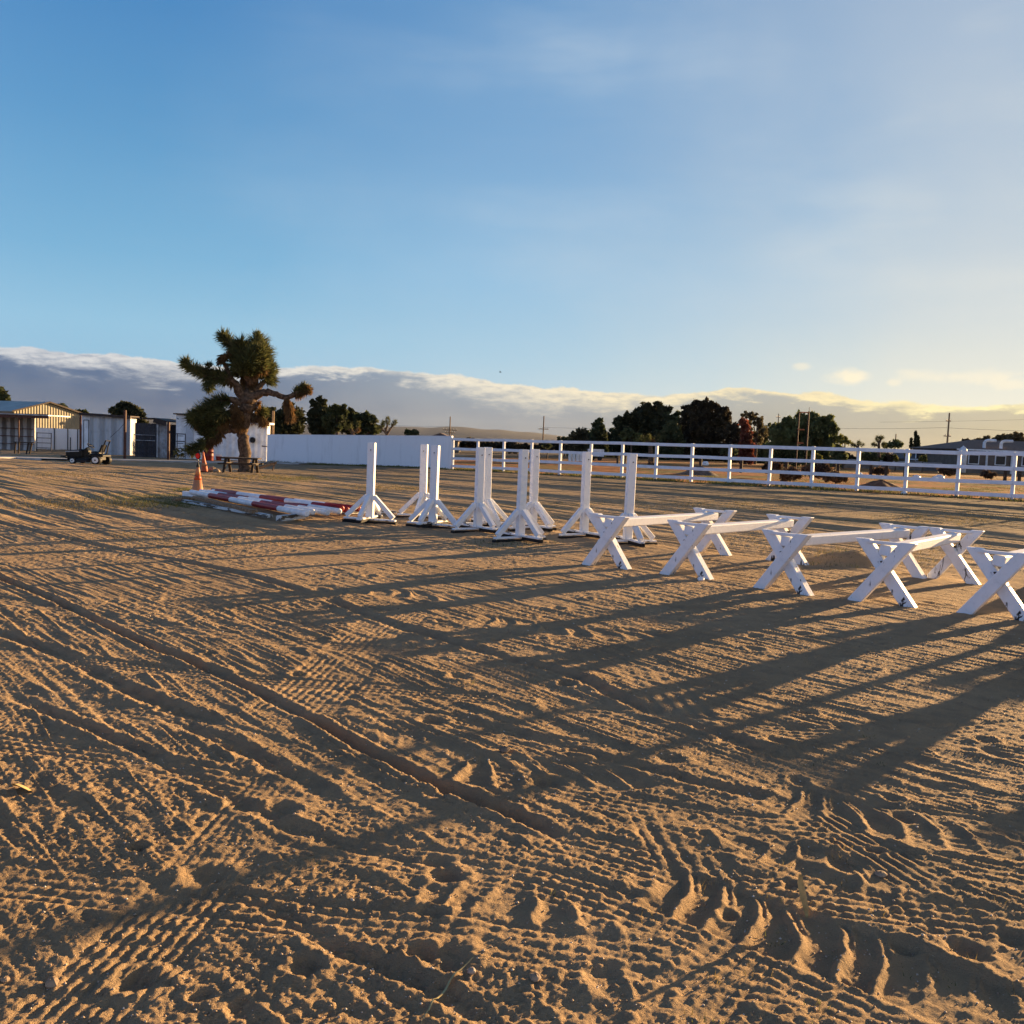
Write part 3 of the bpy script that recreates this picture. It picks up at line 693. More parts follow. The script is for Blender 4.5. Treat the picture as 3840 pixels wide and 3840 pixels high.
# ---------------------------------------------------------------- traffic cones
M_OR = simple('sun_faded_orange', (.46, .18, .08), .55, .3, 7, c2=(.38, .19, .10)); M_OR2 = simple('bright_orange', (.52, .10, .035), .5, .2, 7)
M_REFL = simple('red_reflector', (.75, .015, .01), .25, .1); M_SIL = simple('pale_metal', (.45, .45, .44), .4, .2, 9, metal=.3)
p = on(741, 1842)
cone = thing('traffic_cone', p, R(20), 'faded orange traffic cone with a round red reflector on its tip, behind the pole pile', 'cone')
MB().beam((-.19, 0, .018), (.19, 0, .018), .38, .036, ch=.02).build('base', M_OR, cone)
MB().lathe([(.150, .034), (.142, .05), (.098, .31)], n=24).build('body', M_OR, cone, smooth=True)
MB().lathe([(.0985, .31), (.075, .43)], n=24).build('upper_body', M_OR2, cone, smooth=True)
MB().lathe([(.075, .43), (.055, .55), (.036, .665), (.03, .672)], n=24).build('upper_body', M_OR, cone, smooth=True)
MB().lathe([(.038, .62), (.044, .66), (.04, .70), (.018, .74), (.016, .84)], n=14).build('clamp', M_BLACK, cone, smooth=True)
wg = MB().beam((-.06, 0, .80), (.06, 0, .80), .03, .03).beam((0, 0, .77), (0, 0, .86), .03, .03).build('bracket', M_SIL, cone)
rd = MB().lathe([(.088, -.012), (.092, 0), (.088, .012)], (0, 0, .945), 22, 'y').build('reflector', M_BLACK, cone); rd.rotation_euler = (0, 0, R(-45))
MB().lathe([(.070, -.020), (.074, -.013)], (0, 0, .945), 22, 'y').build('disc', M_REFL, rd)
p = on(768, 1771)
cone2 = thing('traffic_cone', p, R(10), 'tall dull orange cone leaning beneath the joshua tree branch', 'cone')
MB().beam((-.2, 0, .018), (.2, 0, .018), .40, .036, ch=.02).build('base', M_BLACK, cone2)
MB().lathe([(.15, .034), (.14, .06), (.075, .45), (.03, .80), (.026, .82)], n=20, lean=(-.09, 0)).build('body', M_OR2, cone2, smooth=True)
MB().lathe([(.118, .24), (.094, .38)], n=20, lean=(-.09, 0)).build('band', M_OR, cone2, smooth=True)
# ---------------------------------------------------------------- ride-on mower
M_MOW = simple('dark_green_black_paint', (.007, .009, .008), .3, .3, 4); M_SEAT = simple('black_vinyl', (.018, .018, .02), .45, .3)
M_RIM = simple('white_wheel_rim', (.75, .75, .72), .4, .15, 14)
p = gp(332, 1739); p.z = gh(p.x, p.y)
mow = thing('riding_mower', p, R(-4), 'black ride-on mower with white wheel rims parked in front of the sheds', 'riding mower')
def loft(m, secs):
    """secs: x, half width, z0, z1, shoulder"""
    vs = []; 
    for x, hw, z0, z1, sh in secs:
        vs += [(x, -hw, z0), (x, hw, z0), (x, hw, z1-sh), (x, hw-sh, z1), (x, -hw+sh, z1), (x, -hw, z1-sh)]
    fs = []
    for i in range(len(secs)-1):
        for k in range(6): fs.append((i*6+k, i*6+(k+1) % 6, (i+1)*6+(k+1) % 6, (i+1)*6+k))
    fs += [tuple(range(5, -1, -1)), tuple((len(secs)-1)*6+k for k in range(6))]
    return m.add(vs, fs)
loft(MB(), [(-.98, .14, .42, .60, .04), (-.94, .22, .36, .64, .06), (-.60, .25, .36, .70, .08), (-.22, .27, .38, .77, .08), (-.14, .25, .42, .75, .07)]).build('hood', M_MOW, mow, smooth=False)
MB().beam((-.95, -.245, .60), (-.30, -.262, .655), .02, .05, up=(0, 0, 1)).build('side_stripe', M_SIL, mow)
loft(MB(), [(-.90, .16, .20, .38, .02), (.70, .20, .24, .40, .02)]).build('chassis', M_BLACK, mow)
loft(MB(), [(-.16, .20, .38, .74, .03), (-.02, .17, .38, .86, .03), (.06, .12, .38, .70, .02)]).build('dashboard', M_MOW, mow)
loft(MB(), [(.12, .34, .40, .46, .02), (.30, .42, .44, .56, .05), (.74, .42, .44, .58, .06), (.86, .36, .42, .50, .04)]).build('fender', M_MOW, mow)
loft(MB(), [(-.35, .46, .12, .22, .03), (-.25, .52, .10, .27, .05), (.22, .52, .10, .27, .05), (.32, .46, .12, .22, .03)]).build('mower_deck', M_BLACK, mow)
st_ = MB().tube([(-.05, 0, .84), (.10, 0, .95)], .02, 8).build('steering_column', M_BLACK, mow)
m = MB(); cc = Vector((.10, 0, .95)); ux_ = Vector((.6, 0, -.45)).normalized()
ringp = [cc+(ux_*math.cos(a)+Vector((0, 1, 0))*math.sin(a))*.17 for a in [2*math.pi*k/20 for k in range(21)]]
m.tube(ringp, .016, 6, False); m.tube([ringp[0], ringp[10]], .012, 6); m.tube([ringp[5], ringp[15]], .012, 6)
m.build('steering_wheel', M_BLACK, mow)
seat = loft(MB(), [(.22, .20, .58, .64, .03), (.34, .23, .57, .68, .04), (.62, .23, .57, .67, .04)]).build('seat', M_SEAT, mow)
MB().beam((.60, 0, .62), (.73, 0, 1.02), .42, .09, ch=.035).build('backrest', M_SEAT, seat)
MB().tube([(.74, -.2, .50), (.80, -.2, .95), (.90, -.2, 1.24), (.90, .2, 1.24), (.80, .2, .95), (.74, .2, .50)], .03, 8).build('roll_bar', M_BLACK, mow)
MB().beam((-1.12, -.2, .36), (-.85, -.2, .26), .04, .05).beam((-1.12, .2, .36), (-.85, .2, .26), .04, .05).beam((-1.12, -.3, .36), (-1.12, .3, .36), .04, .06).build('front_bumper', M_BLACK, mow)
def wheel(x, y, r_, w_, nm):
    s = 1 if y > 0 else -1
    o = MB().lathe([(r_*.55, -w_/2), (r_*.92, -w_/2), (r_, -w_*.3), (r_, w_*.3), (r_*.92, w_/2), (r_*.55, w_/2)], (x, y, r_), 22, 'y').build(nm, M_BLACK, mow, smooth=False)
    MB().lathe([(r_*.20, s*(w_/2-.02)), (r_*.60, s*(w_/2-.01)), (r_*.63, s*(w_/2+.012))], (x, y, r_), 20, 'y').build('rim', M_RIM, o)
    MB().lathe([(r_*.16, s*(w_/2-.0)), (r_*.14, s*(w_/2+.03))], (x, y, r_), 10, 'y').build('hub', M_BLACK, o)
for s in (-1, 1):
    wheel(-.50, s*.40, .165, .14, 'front_wheel'); wheel(.60, s*.42, .235, .22, 'rear_wheel')
mow.scale = (1.03, 1.03, .90)
# ---------------------------------------------------------------- picnic table under the tree
def tpt(px, py): return gp(px, py)
def pic_table(loc, rz):
    r = thing('picnic_table', loc, rz, 'dark old picnic table standing against the joshua tree trunk', 'table')
    MB().beam((-.74, 0, .62), (.74, 0, .62), .74, .06).build('tabletop', M_DARKWOOD, r)
    for s in (-1, 1):
        MB().beam((-.75, s*.62, .40), (.75, s*.62, .40), .24, .05).build('bench', M_DARKWOOD, r)
    for x in (-.55, .55):
        for s in (-1, 1): MB().beam((x, s*.60, 0), (x, s*.22, .60), .10, .06).build('leg', M_DARKWOOD, r)
        MB().beam((x+.05, -.72, .40), (x+.05, .72, .40), .04, .09).build('crossbar', M_DARKWOOD, r)
    return r
p = gp(903, 1776); pic_table(p, R(4))
p = gp(985, 1764)
m = thing('wooden_bench', p, R(22), 'low tipped wooden bench frame catching sun right of the joshua tree', 'bench')
MB().beam((-.55, .15, .30), (.55, .15, .36), .25, .04).build('seat', M_DARKWOOD, m)
MB().beam((-.35, -.25, .06), (.62, .1, .36), .05, .11).build('side_rail', M_WOOD, m)
MB().beam((-.55, .1, .0), (-.45, .15, .30), .09, .05).build('leg', M_WOOD, m); MB().beam((.45, .15, .0), (.55, .15, .34), .09, .05).build('leg', M_WOOD, m)
M_ROCK = simple('pale_rock', (.34, .25, .17), .9, .35, 12, bump=.8, bscale=12)
def rock(name, px, py, s, lab, mt=None, sq=.65, group=None, seed=0, p=None):
    rr = random.Random(seed+int(px)); p = p or on(px, py); vs = []; m = MB()
    prof = []
    for i in range(7):
        a = math.pi*i/6; prof.append((max(.02, math.sin(a))*s, -math.cos(a)*s*sq))
    m.lathe(prof, n=11)
    m.v = [tuple(c*(1+rr.uniform(-.16, .16)) for c in q) for q in m.v]
    return m.build(name, mt or M_ROCK, None, (p.x, p.y, p.z+s*sq*.55), smooth=False, label=lab, cat='rock', group=group)
rock('rock', 799, 1771, .20, 'tan rock on the ground between the leaning cone and the picnic table')
rock('rock', 812, 1774, .15, 'smaller tan rock touching the one beside the leaning cone')
RG = 'stones lying on the sand'
rock('stone', 1893, 2812, .028, 'round dark clod on the sand in the middle of the tyre swirls', simple('dark_clod', (.22, .16, .11), .9, .3, 20, bump=.6), .7, RG, 1)
rock('stone', 1768, 3645, .013, 'small squarish pale stone at the bottom centre of the photo', simple('pale_stone', (.36, .30, .25), .8, .3, 20, bump=.6), .8, RG, 2)
rock('stone', 2008, 3668, .018, 'small rounded buff stone right of the squarish one near the bottom', None, .7, RG, 3)
rock('stone', 196, 3672, .020, 'small buff stone in the shade near the lower left corner', None, .9, RG, 4)
rock('stone', 20, 3662, .012, 'tiny sunlit yellow pebble at the left edge near the bottom', None, .8, RG, 5)
rock('stone', 3305, 3262, .024, 'flat pale stone half buried among tractor lug marks at right', None, .45, RG, 6)
rock('stone', 2628, 2175, .045, 'white stone by the chipped foot of the second trestle jump', M_PWHITE, .7, RG, 7)
# curled dry leaves and a long straw
M_STRAW = simple('dry_straw', (.45, .33, .14), .7, .3, 30)
def blade(name, pts, wmax, lab, mt=None, cat='dry leaf'):
    vs = []; n = len(pts)
    for i, p_ in enumerate(pts):
        p_ = Vector(p_); d = (Vector(pts[min(i+1, n-1)])-Vector(pts[max(i-1, 0)])).normalized()
        s_ = d.cross(Vector((0, .6, .8))).normalized()*wmax*math.sin(math.pi*(i+.35)/(n+.2)); u_ = s_.cross(d)*.35
        vs += [p_-s_, p_+u_, p_+s_]
    fs = []
    for i in range(n-1):
        for k in range(2): fs.append((i*3+k, i*3+k+1, i*3+k+4, i*3+k+3))
    bot = [(v[0], v[1], v[2]-.001) for v in vs]; N = len(vs)
    fs += [tuple(N+q for q in reversed(f)) for f in fs]
    return MB().add(vs+bot, fs).build(name, mt or M_STRAW, None, (0, 0, 0), smooth=True, label=lab, cat=cat)
a = on(3030, 3405)
blade('dry_leaf', [a+Vector((0, 0, -.01)), a+Vector((-.006, 0, .03)), a+Vector((-.016, .01, .075)), a+Vector((-.026, .02, .12)), a+Vector((-.028, .02, .15))], .012, 'curved pale dry leaf standing up out of the sand at lower right')
a = on(45, 2955); b_ = on(115, 2968)
blade('dry_leaf', [a+Vector((0, 0, .015)), a*.7+b_*.3+Vector((0, 0, .02)), a*.35+b_*.65+Vector((0, 0, .014)), b_+Vector((0, 0, .008))], .03, 'curled grey dry leaf lying near the left edge')
a = on(1575, 3838); b_ = on(1672, 3700); c_ = on(1775, 3600)
sp3 = spline([(q.x, q.y) for q in (a, b_, c_)], 6)
blade('grass_stem', [(x_, y_, gh(x_, y_)+.012) for x_, y_ in sp3], .004, 'long pale grass stem lying on the sand at the bottom edge', simple('green_straw', (.42, .36, .17), .7, .2, 30), 'grass stem')
# ---------------------------------------------------------------- bird
p = at(1876, 1396, 110)
br = MB().tube([(-.14, 0, 0), (-.05, 0, .01), (.08, 0, .02), (.15, 0, .03)], [.01, .04, .045, .01], 8)
br.add([(-.05, .02, .03), (.06, .02, .03), (-.02, .30, .16), (-.08, .28, .15)], [(0, 1, 2, 3)]).add([(-.05, -.02, .03), (.06, -.02, .03), (-.02, -.30, .16), (-.08, -.28, .15)], [(3, 2, 1, 0)])
br.build('bird', M_BLACK, None, p, label='tiny dark bird flying above the cloud bank', cat='bird')
# ---------------------------------------------------------------- sheds and barn on the left
M_GAL = simple('galvanised_sheet', (.42, .44, .47), .5, .35, 2.2, metal=.25, c2=(.26, .25, .25))
M_TAN = simple('cream_metal_cladding', (.27, .245, .18), .55, .15, 1.5)
M_SHW = simple('white_sheet_cladding', (.74, .78, .82), .55, .18, 1.6, c2=(.58, .60, .62))
M_GREY = simple('grey_weathered_cladding', (.50, .53, .56), .7, .3, 1.4, c2=(.38, .38, .38))
M_ROOFD = simple('dark_roof_edge', (.055, .04, .035), .7, .3, 4); M_TEAL = simple('pale_teal_roof', (.30, .36, .35), .5, .15, 1)
M_CONC = simple('pale_concrete', (.42, .41, .39), .85, .2, 2, bump=.2)
M_DOORB = simple('grey_blue_door', (.48, .52, .58), .6, .1, 3)
def striped(name, a_, b_, pitch, rough=.5):
    m, t, b = new_mat(name); co = t.n('ShaderNodeTexCoord').outputs['Object']; sx = t.n('ShaderNodeSeparateXYZ'); t.l(co, sx.inputs[0])
    wv = t.math('SINE', t.math('MULTIPLY', sx.outputs[0], 6.2832/pitch)); nz = t.noise(co, 1.6, 5, .65)
    f = t.step(t.math('ADD', wv, t.math('MULTIPLY', t.math('SUBTRACT', nz, .5), 2.5)), -.4, .5)
    t.l(t.mix(t.step(nz, .5, .75, 0, .5), t.mix(f, a_, b_), tuple(x*.5 for x in a_)), b.inputs['Base Color']); b.inputs['Roughness'].default_value = rough; return m
M_STRIP = striped('alternating_sheet_panels', (.16, .16, .17), (.52, .53, .54), .60); M_GREY2 = striped('streaked_grey_cladding', (.36, .38, .40), (.52, .55, .58), .8)
def corr(m, x0, x1, y, z0, ztop, pitch=.20, amp=.03, back=.06):
    n = max(2, int((x1-x0)/(pitch/4))); xs = [x0+(x1-x0)*i/n for i in range(n+1)]
    pf = (0, amp, amp, 0); vs = []
    for i, x in enumerate(xs):
        zt = ztop(x); yy_ = y-pf[i % 4]; vs += [(x, yy_, z0), (x, yy_, zt), (x, y+back, z0), (x, y+back, zt)]
    fs = []
    for i in range(n):
        a = i*4; b = a+4; fs += [(a, b, b+1, a+1), (a+2, a+3, b+3, b+2), (a+1, b+1, b+3, a+3)]
    fs += [(0, 1, 3, 2), (n*4, n*4+2, n*4+3, n*4+1)]
    return m.add(vs, fs)
def X(px, Y, py=1700): return at(px, py, Y).x
def Zt(px, py, Y): return at(px, py, Y).z
# concrete path in front of the sheds
def strip(name, P, w_, zoff, mt, **kw):
    C = spline(P, 8); vs = []; 
    for i, c in enumerate(C):
        d = C[min(i+1, len(C)-1)]-C[max(i-1, 0)]; d = d/np.linalg.norm(d); n_ = np.array((-d[1], d[0]))
        for s in (-1, 1):
            q = c+n_*s*w_/2; vs.append((q[0], q[1], float(gz(q[0], q[1]))+zoff))
    k = len(vs); vs += [(x, y, z-.16) for x, y, z in vs]
    fs = []
    for i in range(len(C)-1):
        a = i*2; fs += [(a, a+2, a+3, a+1), (a, a+k, a+2+k, a+2), (a+1, a+3, a+3+k, a+1+k)]
    fs += [(0, 1, 1+k, k)]
    return MB().add(vs, fs).build(name, mt, None, (0, 0, 0), **kw)
P2 = lambda *p: [(gp(*q).x, gp(*q).y) for q in p]
strip('path', P2((-300, 1712), (0, 1716), (110, 1719), (240, 1726)), 2.6, .06, M_CONC, kind='structure', label='pale concrete path left of the mower')
strip('path', P2((410, 1724), (480, 1726), (700, 1731), (900, 1736), (1010, 1737), (1140, 1741)), 1.5, .05, M_CONC, kind='structure', label='pale concrete path in front of the sheds')
# barn
n_ = Vector((.90, -.44, 0)).normalized(); u_ = Vector((.44, .90, 0)).normalized()
A = at(50, 1700, 78); A.z = float(gz(A.x, A.y))-.1
barn = thing('metal_barn', A, math.atan2(u_.y, u_.x), 'cream corrugated metal barn with a sunlit gable end, behind the open shelter', 'barn')
Wd = 6.9; eL = Zt(50, 1543, 78)-A.z; eR = Zt(300, 1556, 84)-A.z; pk = 3.35-A.z-.0
pk = Zt(180, 1512, 81)-A.z; xp = 3.3
corr(MB(), 0, Wd, 0, 0, lambda x: (eL+(pk-eL)*x/xp) if x < xp else (pk+(eR-pk)*(x-xp)/(Wd-xp)), .27, .035).build('gable_wall', M_TAN, barn)
Lb = 14
MB().box(-.02, .05, .1, Lb, 0, eL).build('side_wall', M_TAN, barn)
MB().box(Wd-.05, Wd+.02, .1, Lb, 0, eR).build('side_wall', M_TAN, barn)
rf = MB()
for (x0, z0, x1, z1) in ((-.25, eL-.02, xp, pk+.06), (xp, pk+.06, Wd+.25, eR-.02)):
    rf.add([(x0, -.25, z0), (x1, -.25, z1), (x1, Lb, z1), (x0, Lb, z0), (x0, -.25, z0+.06), (x1, -.25, z1+.06), (x1, Lb, z1+.06), (x0, Lb, z0+.06)],
           [(0, 3, 2, 1), (4, 5, 6, 7), (0, 1, 5, 4), (2, 3, 7, 6), (1, 2, 6, 5), (3, 0, 4, 7)])
rf.build('roof', M_TEAL, barn)
MB().beam((-.3, -.28, eL+.01), (xp, -.28, pk+.10), .05, .13).beam((xp, -.28, pk+.10), (Wd+.3, -.28, eR+.01), .05, .13).build('roof_edge', M_ROOFD, barn)
# white panel fence in front of the barn
Yp = 71
def panel_wall(name, x0, x1, pyt, Y, mt, lab, cat='wall', thick=.12, rz=0):
    a = X(x0, Y); b = X(x1, Y); zt = Zt((x0+x1)/2, pyt, Y); g0 = float(gz(a, Y))-.1
    r = thing(name, (a, Y, g0), rz, lab, cat)
    MB().box(0, b-a, 0, thick, 0, zt-g0).build('panel', mt, r)
    MB().beam((0, thick/2, zt-g0+.012), (b-a, thick/2, zt-g0+.012), thick+.05, .02, ch=.003).build('top_edge', M_SHW, r)
    return r, a, b, zt, g0
r, a, b, zt, g0 = panel_wall('white_panel_fence', 132, 318, 1608, Yp, M_WALL, 'low white panel fence below the cream barn gable', 'fence')
for px_ in (205, 255, 292): xx = X(px_, Yp)-a; MB().tube([(xx, -.05, 0), (xx, -.05, zt-g0+.05)], .035, 6).build('post', M_STEEL, r)
panel_wall('white_panel_fence', 486, 534, 1617, 64, M_WALL, 'short white panel between the grey shed and the dark horse shelter', 'fence')
# open shelter at far left
Ys = 66
a = X(-160, Ys); b = X(140, Ys); g0 = float(gz(a, Ys))-.05
sh = thing('open_shelter', (a, Ys, g0), 0, 'open fronted shelter with flat rusty roof and corrugated grey panels at left edge', 'shelter')
zr = Zt(60, 1561, Ys)-g0; w_ = b-a
corr(MB(), 0, w_-.15, 0, 0, lambda x: zr-.02, .60, .08).build('back_panel', M_STRIP, sh)
zb = Zt(212, 1561, Ys-1)-g0; xo = X(213, Ys-1)-a
MB().beam((-.2, -.6, Zt(-160, 1545, Ys)-g0), (xo, -.6, zb+.02), 3.2, .09, ch=.01).build('roof', M_GAL, sh)
MB().beam((-.2, -2.1, Zt(-160, 1553, Ys-2)-g0), (xo, -2.1, zb-.04), .06, .30).build('roof_beam', M_RUST, sh)
for px_ in (-60, 50, 127): xx = X(px_, Ys)-a; MB().tube([(xx, -2.0, 0), (xx, -2.0, zr+.06)], .05, 8).build('post', M_RUST, sh)
for zz in (.5, 1.05, 1.6): MB().tube([(0, -.25, zz), (w_-.1, -.25, zz)], .025, 6).build('rail', M_RUST, sh)
# pipe gate panels right of it
def pipe_panel(name, x0, x1, pyt, Y, nr, lab, mt=None, h0=.25, vert=(0, 1)):
    a = X(x0, Y); b = X(x1, Y); zt = Zt((x0+x1)/2, pyt, Y); g0 = float(gz(a, Y)); r = thing(name, (a, Y, g0), 0, lab, 'gate')
    H_ = zt-g0
    for f in vert: MB().tube([((b-a)*f, 0, -.05), ((b-a)*f, 0, H_+.03)], .03, 8).build('post', mt or M_STEEL, r)
    for k in range(nr):
        z = h0+(H_-h0)*k/(nr-1); MB().tube([(0, -.0, z), (b-a, 0, z)], .022, 6).build('rail', mt or M_STEEL, r)
    return r
pipe_panel('pipe_gate', 138, 192, 1624, 64, 4, 'dark pipe gate standing before the white panel fence')
# work bench in shelter shade
p = gp(88, 1702); tb = thing('work_bench', p, 0, 'dark work bench standing in the open shelter', 'bench')
MB().beam((-.5, 0, .72), (.6, 0, .72), .5, .06).build('top', M_DARKWOOD, tb)
for x, dx in ((-.38, -.05), (.42, -.14)): MB().beam((x, -.2, .7), (x+dx, -.2, 0), .08, .05).build('leg', M_DARKWOOD, tb); MB().beam((x, .2, .7), (x+dx, .2, 0), .08, .05).build('leg', M_DARKWOOD, tb)
# posts
def steel_post(x, yt, yb, lab, rr_=.06, mt=None, Y=None, cat='post', nm='steel_post', g=None):
    p = gp(x, yb) if Y is None else Vector((X(x, Y), Y, float(gz(X(x, Y), Y))))
    zt = Zt(x, yt, p.y)
    return MB().tube([(0, 0, -.1), (0, 0, zt-p.z)], rr_, 8).build(nm, mt or M_RUST, None, p, label=lab, cat=cat, group=g)
SPG = 'rust brown posts in front of the sheds'
steel_post(303, 1556, 1695, 'rust brown post at the left corner of the grey shed', .10, g=SPG)
steel_post(468, 1538, 1723, 'tall rust brown post right of the mower, rising above the sheds', .085, g=SPG)
steel_post(631, 1583, 1726, 'rust brown post in front of the dark horse shelter', .085, g=SPG)
steel_post(876, 1623, 1722, 'thin dark post behind the joshua tree trunk, against the white shed', .06, M_STEEL)
steel_post(972, 1623, 1716, 'dark post right of the joshua tree in front of the white shed', .07, M_STEEL)
steel_post(264, 1640, 1700, 'thin dark stake beside the mower nose', .035, M_STEEL)
steel_post(366, 1634, 1700, 'short pale pipe post behind the mower steering wheel', .05, M_GAL)
steel_post(1022, 1541, 1640, 'thin wooden pole rising behind the left end of the white wall', .09, M_WOOD, Y=64, cat='pole', nm='wooden_pole')
MB().tube([at(465, 1590, 48), at(445, 1612, 48), at(414, 1640, 48)], .012, 5).build('guy_wire', M_STEEL, None, (0, 0, 0), label='dark guy wire slanting down from the tall rust brown post', cat='wire')
# grey shed
Yg = 61.5
a = X(306, Yg); b = X(488, Yg); g0 = float(gz(a, Yg))-.1
gs = thing('grey_shed', (a, Yg, g0), 0, 'grey corrugated shed with a white door between two rust brown posts', 'shed')
zl = Zt(320, 1554, Yg)-g0; zrr = Zt(488, 1566, Yg)-g0; w_ = b-a; xs_ = X(337, Yg)-a
zf = lambda x: zl+(zrr-zl)*x/w_
corr(MB(), xs_, w_, 0, 0, lambda x: zf(x)-.06, .34, .035).build('front_wall', M_GREY2, gs)
MB().add([(0, .0, 0), (xs_, -.0, 0), (xs_, -.0, zf(xs_)-.06), (0, .0, zl-.06), (0, .12, 0), (xs_, .12, 0), (xs_, .12, zf(xs_)-.06), (0, .12, zl-.06)], [(0, 1, 2, 3), (4, 7, 6, 5), (0, 3, 7, 4), (3, 2, 6, 7)]).build('door_wall', M_SHW, gs)
MB().box(w_-.06, w_, .06, 1.0, 0, zrr-.06).build('side_wall', M_GREY, gs)
MB().box(0, .06, .13, 1.0, 0, zl-.06).build('side_wall', M_GREY, gs)
MB().box(.06, w_-.06, .94, 1.0, 0, zrr-.08).build('rear_wall', M_GREY, gs)
MB().beam((-.05, .45, zl+.03), (w_+.12, .45, zrr+.03), 1.5, .17, ch=.01).build('roof', M_ROOFD, gs)
d0 = X(316, Yg)-a; d1 = X(332, Yg)-a
dr = MB().box(d0, d1, -.05, -.01, .12, Zt(325, 1577, Yg)-g0).build('door', M_SHW, gs)
MB().beam((d0-.02, -.03, .1), (d0-.02, -.03, Zt(325, 1576, Yg)-g0), .05, .05).beam((d1+.02, -.03, .1), (d1+.02, -.03, Zt(325, 1576, Yg)-g0), .04, .05).beam((d0-.04, -.03, Zt(325, 1575, Yg)-g0), (d1+.04, -.03, Zt(325, 1575, Yg)-g0), .05, .04).build('frame', M_STEEL, dr)
# small lean-to right of grey shed
a = X(488, 66); b = X(510, 66); g0 = float(gz(a, 66))-.1
ls = thing('small_white_shed', (a, 66, g0), 0, 'small pale shed peeking out right of the grey shed', 'shed')
MB().box(0, b-a, 0, 1.6, 0, Zt(500, 1590, 66)-g0).build('wall', M_SHW, ls)
MB().beam((-.1, .8, Zt(500, 1587, 66)-g0), (b-a+.12, .8, Zt(500, 1588, 66)-g0), 1.9, .07).build('roof', M_ROOFD, ls)
# dark horse shelter with pipe corral
Yh = 60
a = X(534, Yh); b = X(657, Yh); g0 = float(gz(a, Yh))-.08
hs = thing('horse_shelter', (a, Yh, g0), 0, 'dark horse shelter of grey sheets with pipe corral front beside the white shed', 'shelter')
w_ = b-a; z1 = Zt(534, 1571, Yh)-g0; z2 = Zt(657, 1584, Yh)-g0; zin = Zt(560, 1588, Yh)-g0
MB().beam((-.05, -.1, z1+.02), (w_*.62, -.1, z1+.05), 3.0, .07).beam((w_*.62, -.1, z1+.06), (w_+.02, -.1, z2+.02), 3.0, .07).build('roof', M_ROOFD, hs)
MB().beam((w_*.62, -1.6, z1-.10), (w_, -1.6, z2-.12), .05, .26).build('fascia', M_ROOFD, hs)
corr(MB(), 0, w_*.66, -1.2, 0, lambda x: zin, .16, .02).build('front_sheet', M_STEEL, hs)
corr(MB(), w_*.68, w_, -1.1, 0, lambda x: z2-.15, .2, .025).build('side_sheet', M_GAL, hs)
MB().box(0, w_, 1.2, 1.26, 0, z1-.3).build('back_wall', M_STEEL, hs)
MB().tube([(w_*.69, -1.3, .0), (w_*.69, -1.3, z2)], .06, 8).build('post', M_GAL, hs)
for f in (.0, .33, .64): MB().tube([(w_*f, -1.35, 0), (w_*f, -1.35, 1.55)], .03, 8).build('post', M_STEEL, hs)
for z in (.35, .75, 1.15, 1.5): MB().tube([(0, -1.36, z), (w_*.64, -1.36, z)], .022, 6).build('rail', M_GAL if z > 1 else M_STEEL, hs)
# white main shed behind the tree
Yw = 57.5
a = X(659, Yw); b = X(1000, Yw); g0 = float(gz(a, Yw))-.25
ws = thing('white_shed', (a, Yw, g0), 0, 'white clad tack shed with grey door behind the joshua tree', 'shed')
w_ = b-a; xm = X(775, Yw)-a; zt1 = Zt(700, 1556, Yw)-g0; zt2 = Zt(990, 1592, Yw)-g0; zt3 = Zt(860, 1586, Yw)-g0
MB().box(0, xm, 0, 7.0, 0, zt1).build('wall', M_SHW, ws)
MB().beam((-.12, 3.4, zt1+.045), (xm+.1, 3.4, zt1+.045), 7.2, .08).build('roof', M_ROOFD, ws)
corr(MB(), xm, w_, .02, 0, lambda x: zt3+(zt2-zt3)*(x-xm)/(w_-xm), .36, .03, .7).build('lower_wall', M_SHW, ws)
MB().beam((xm, .3, zt3+.06), (w_+.2, .3, zt2+.06), 1.3, .12).build('lower_roof', M_SHW, ws)
xd0 = X(700, Yw)-a; xd1 = X(722, Yw)-a
dr = MB().box(xd0, xd1, -.04, -.003, .2, Zt(710, 1598, Yw)-g0).build('door', M_DOORB, ws)
zd = Zt(710, 1596, Yw)-g0
MB().beam((xd0-.03, -.03, .2), (xd0-.03, -.03, zd), .06, .05).beam((xd1+.03, -.03, .2), (xd1+.03, -.03, zd), .05, .05).beam((xd0-.06, -.03, zd+.03), (xd1+.06, -.03, zd+.03), .05, .05).build('frame', M_DOORB, dr)
MB().lathe([(.04, 0), (.03, .05)], (xd1-.12, -.1, 1.05), 8, 'y').build('handle', M_SIL, dr)
MB().tube([(X(668, Yw)-a, -.03, zt1-.25), (X(668, Yw)-a, -.25, zt1-.22), (X(674, Yw)-a, -.3, zt1-.3)], .02, 6).build('lamp_arm', M_STEEL, ws)
# round black tyre hung on the wall
q = at(947, 1650, Yw-.12); zc = q.z
th_ = thing('hanging_tyre', (q.x, Yw-.12, zc), 0, 'round black rubber tyre hanging on the white shed wall', 'tyre')
MB().lathe([(.10, -.05), (.16, -.07), (.19, 0), (.16, .05), (.10, .05)], (0, 0, 0), 20, 'y').build('tyre', M_BLACK, th_); MB().lathe([(.11, -.01), (.11, .02)], (0, 0, 0), 16, 'y').build('disc', M_STEEL, th_)
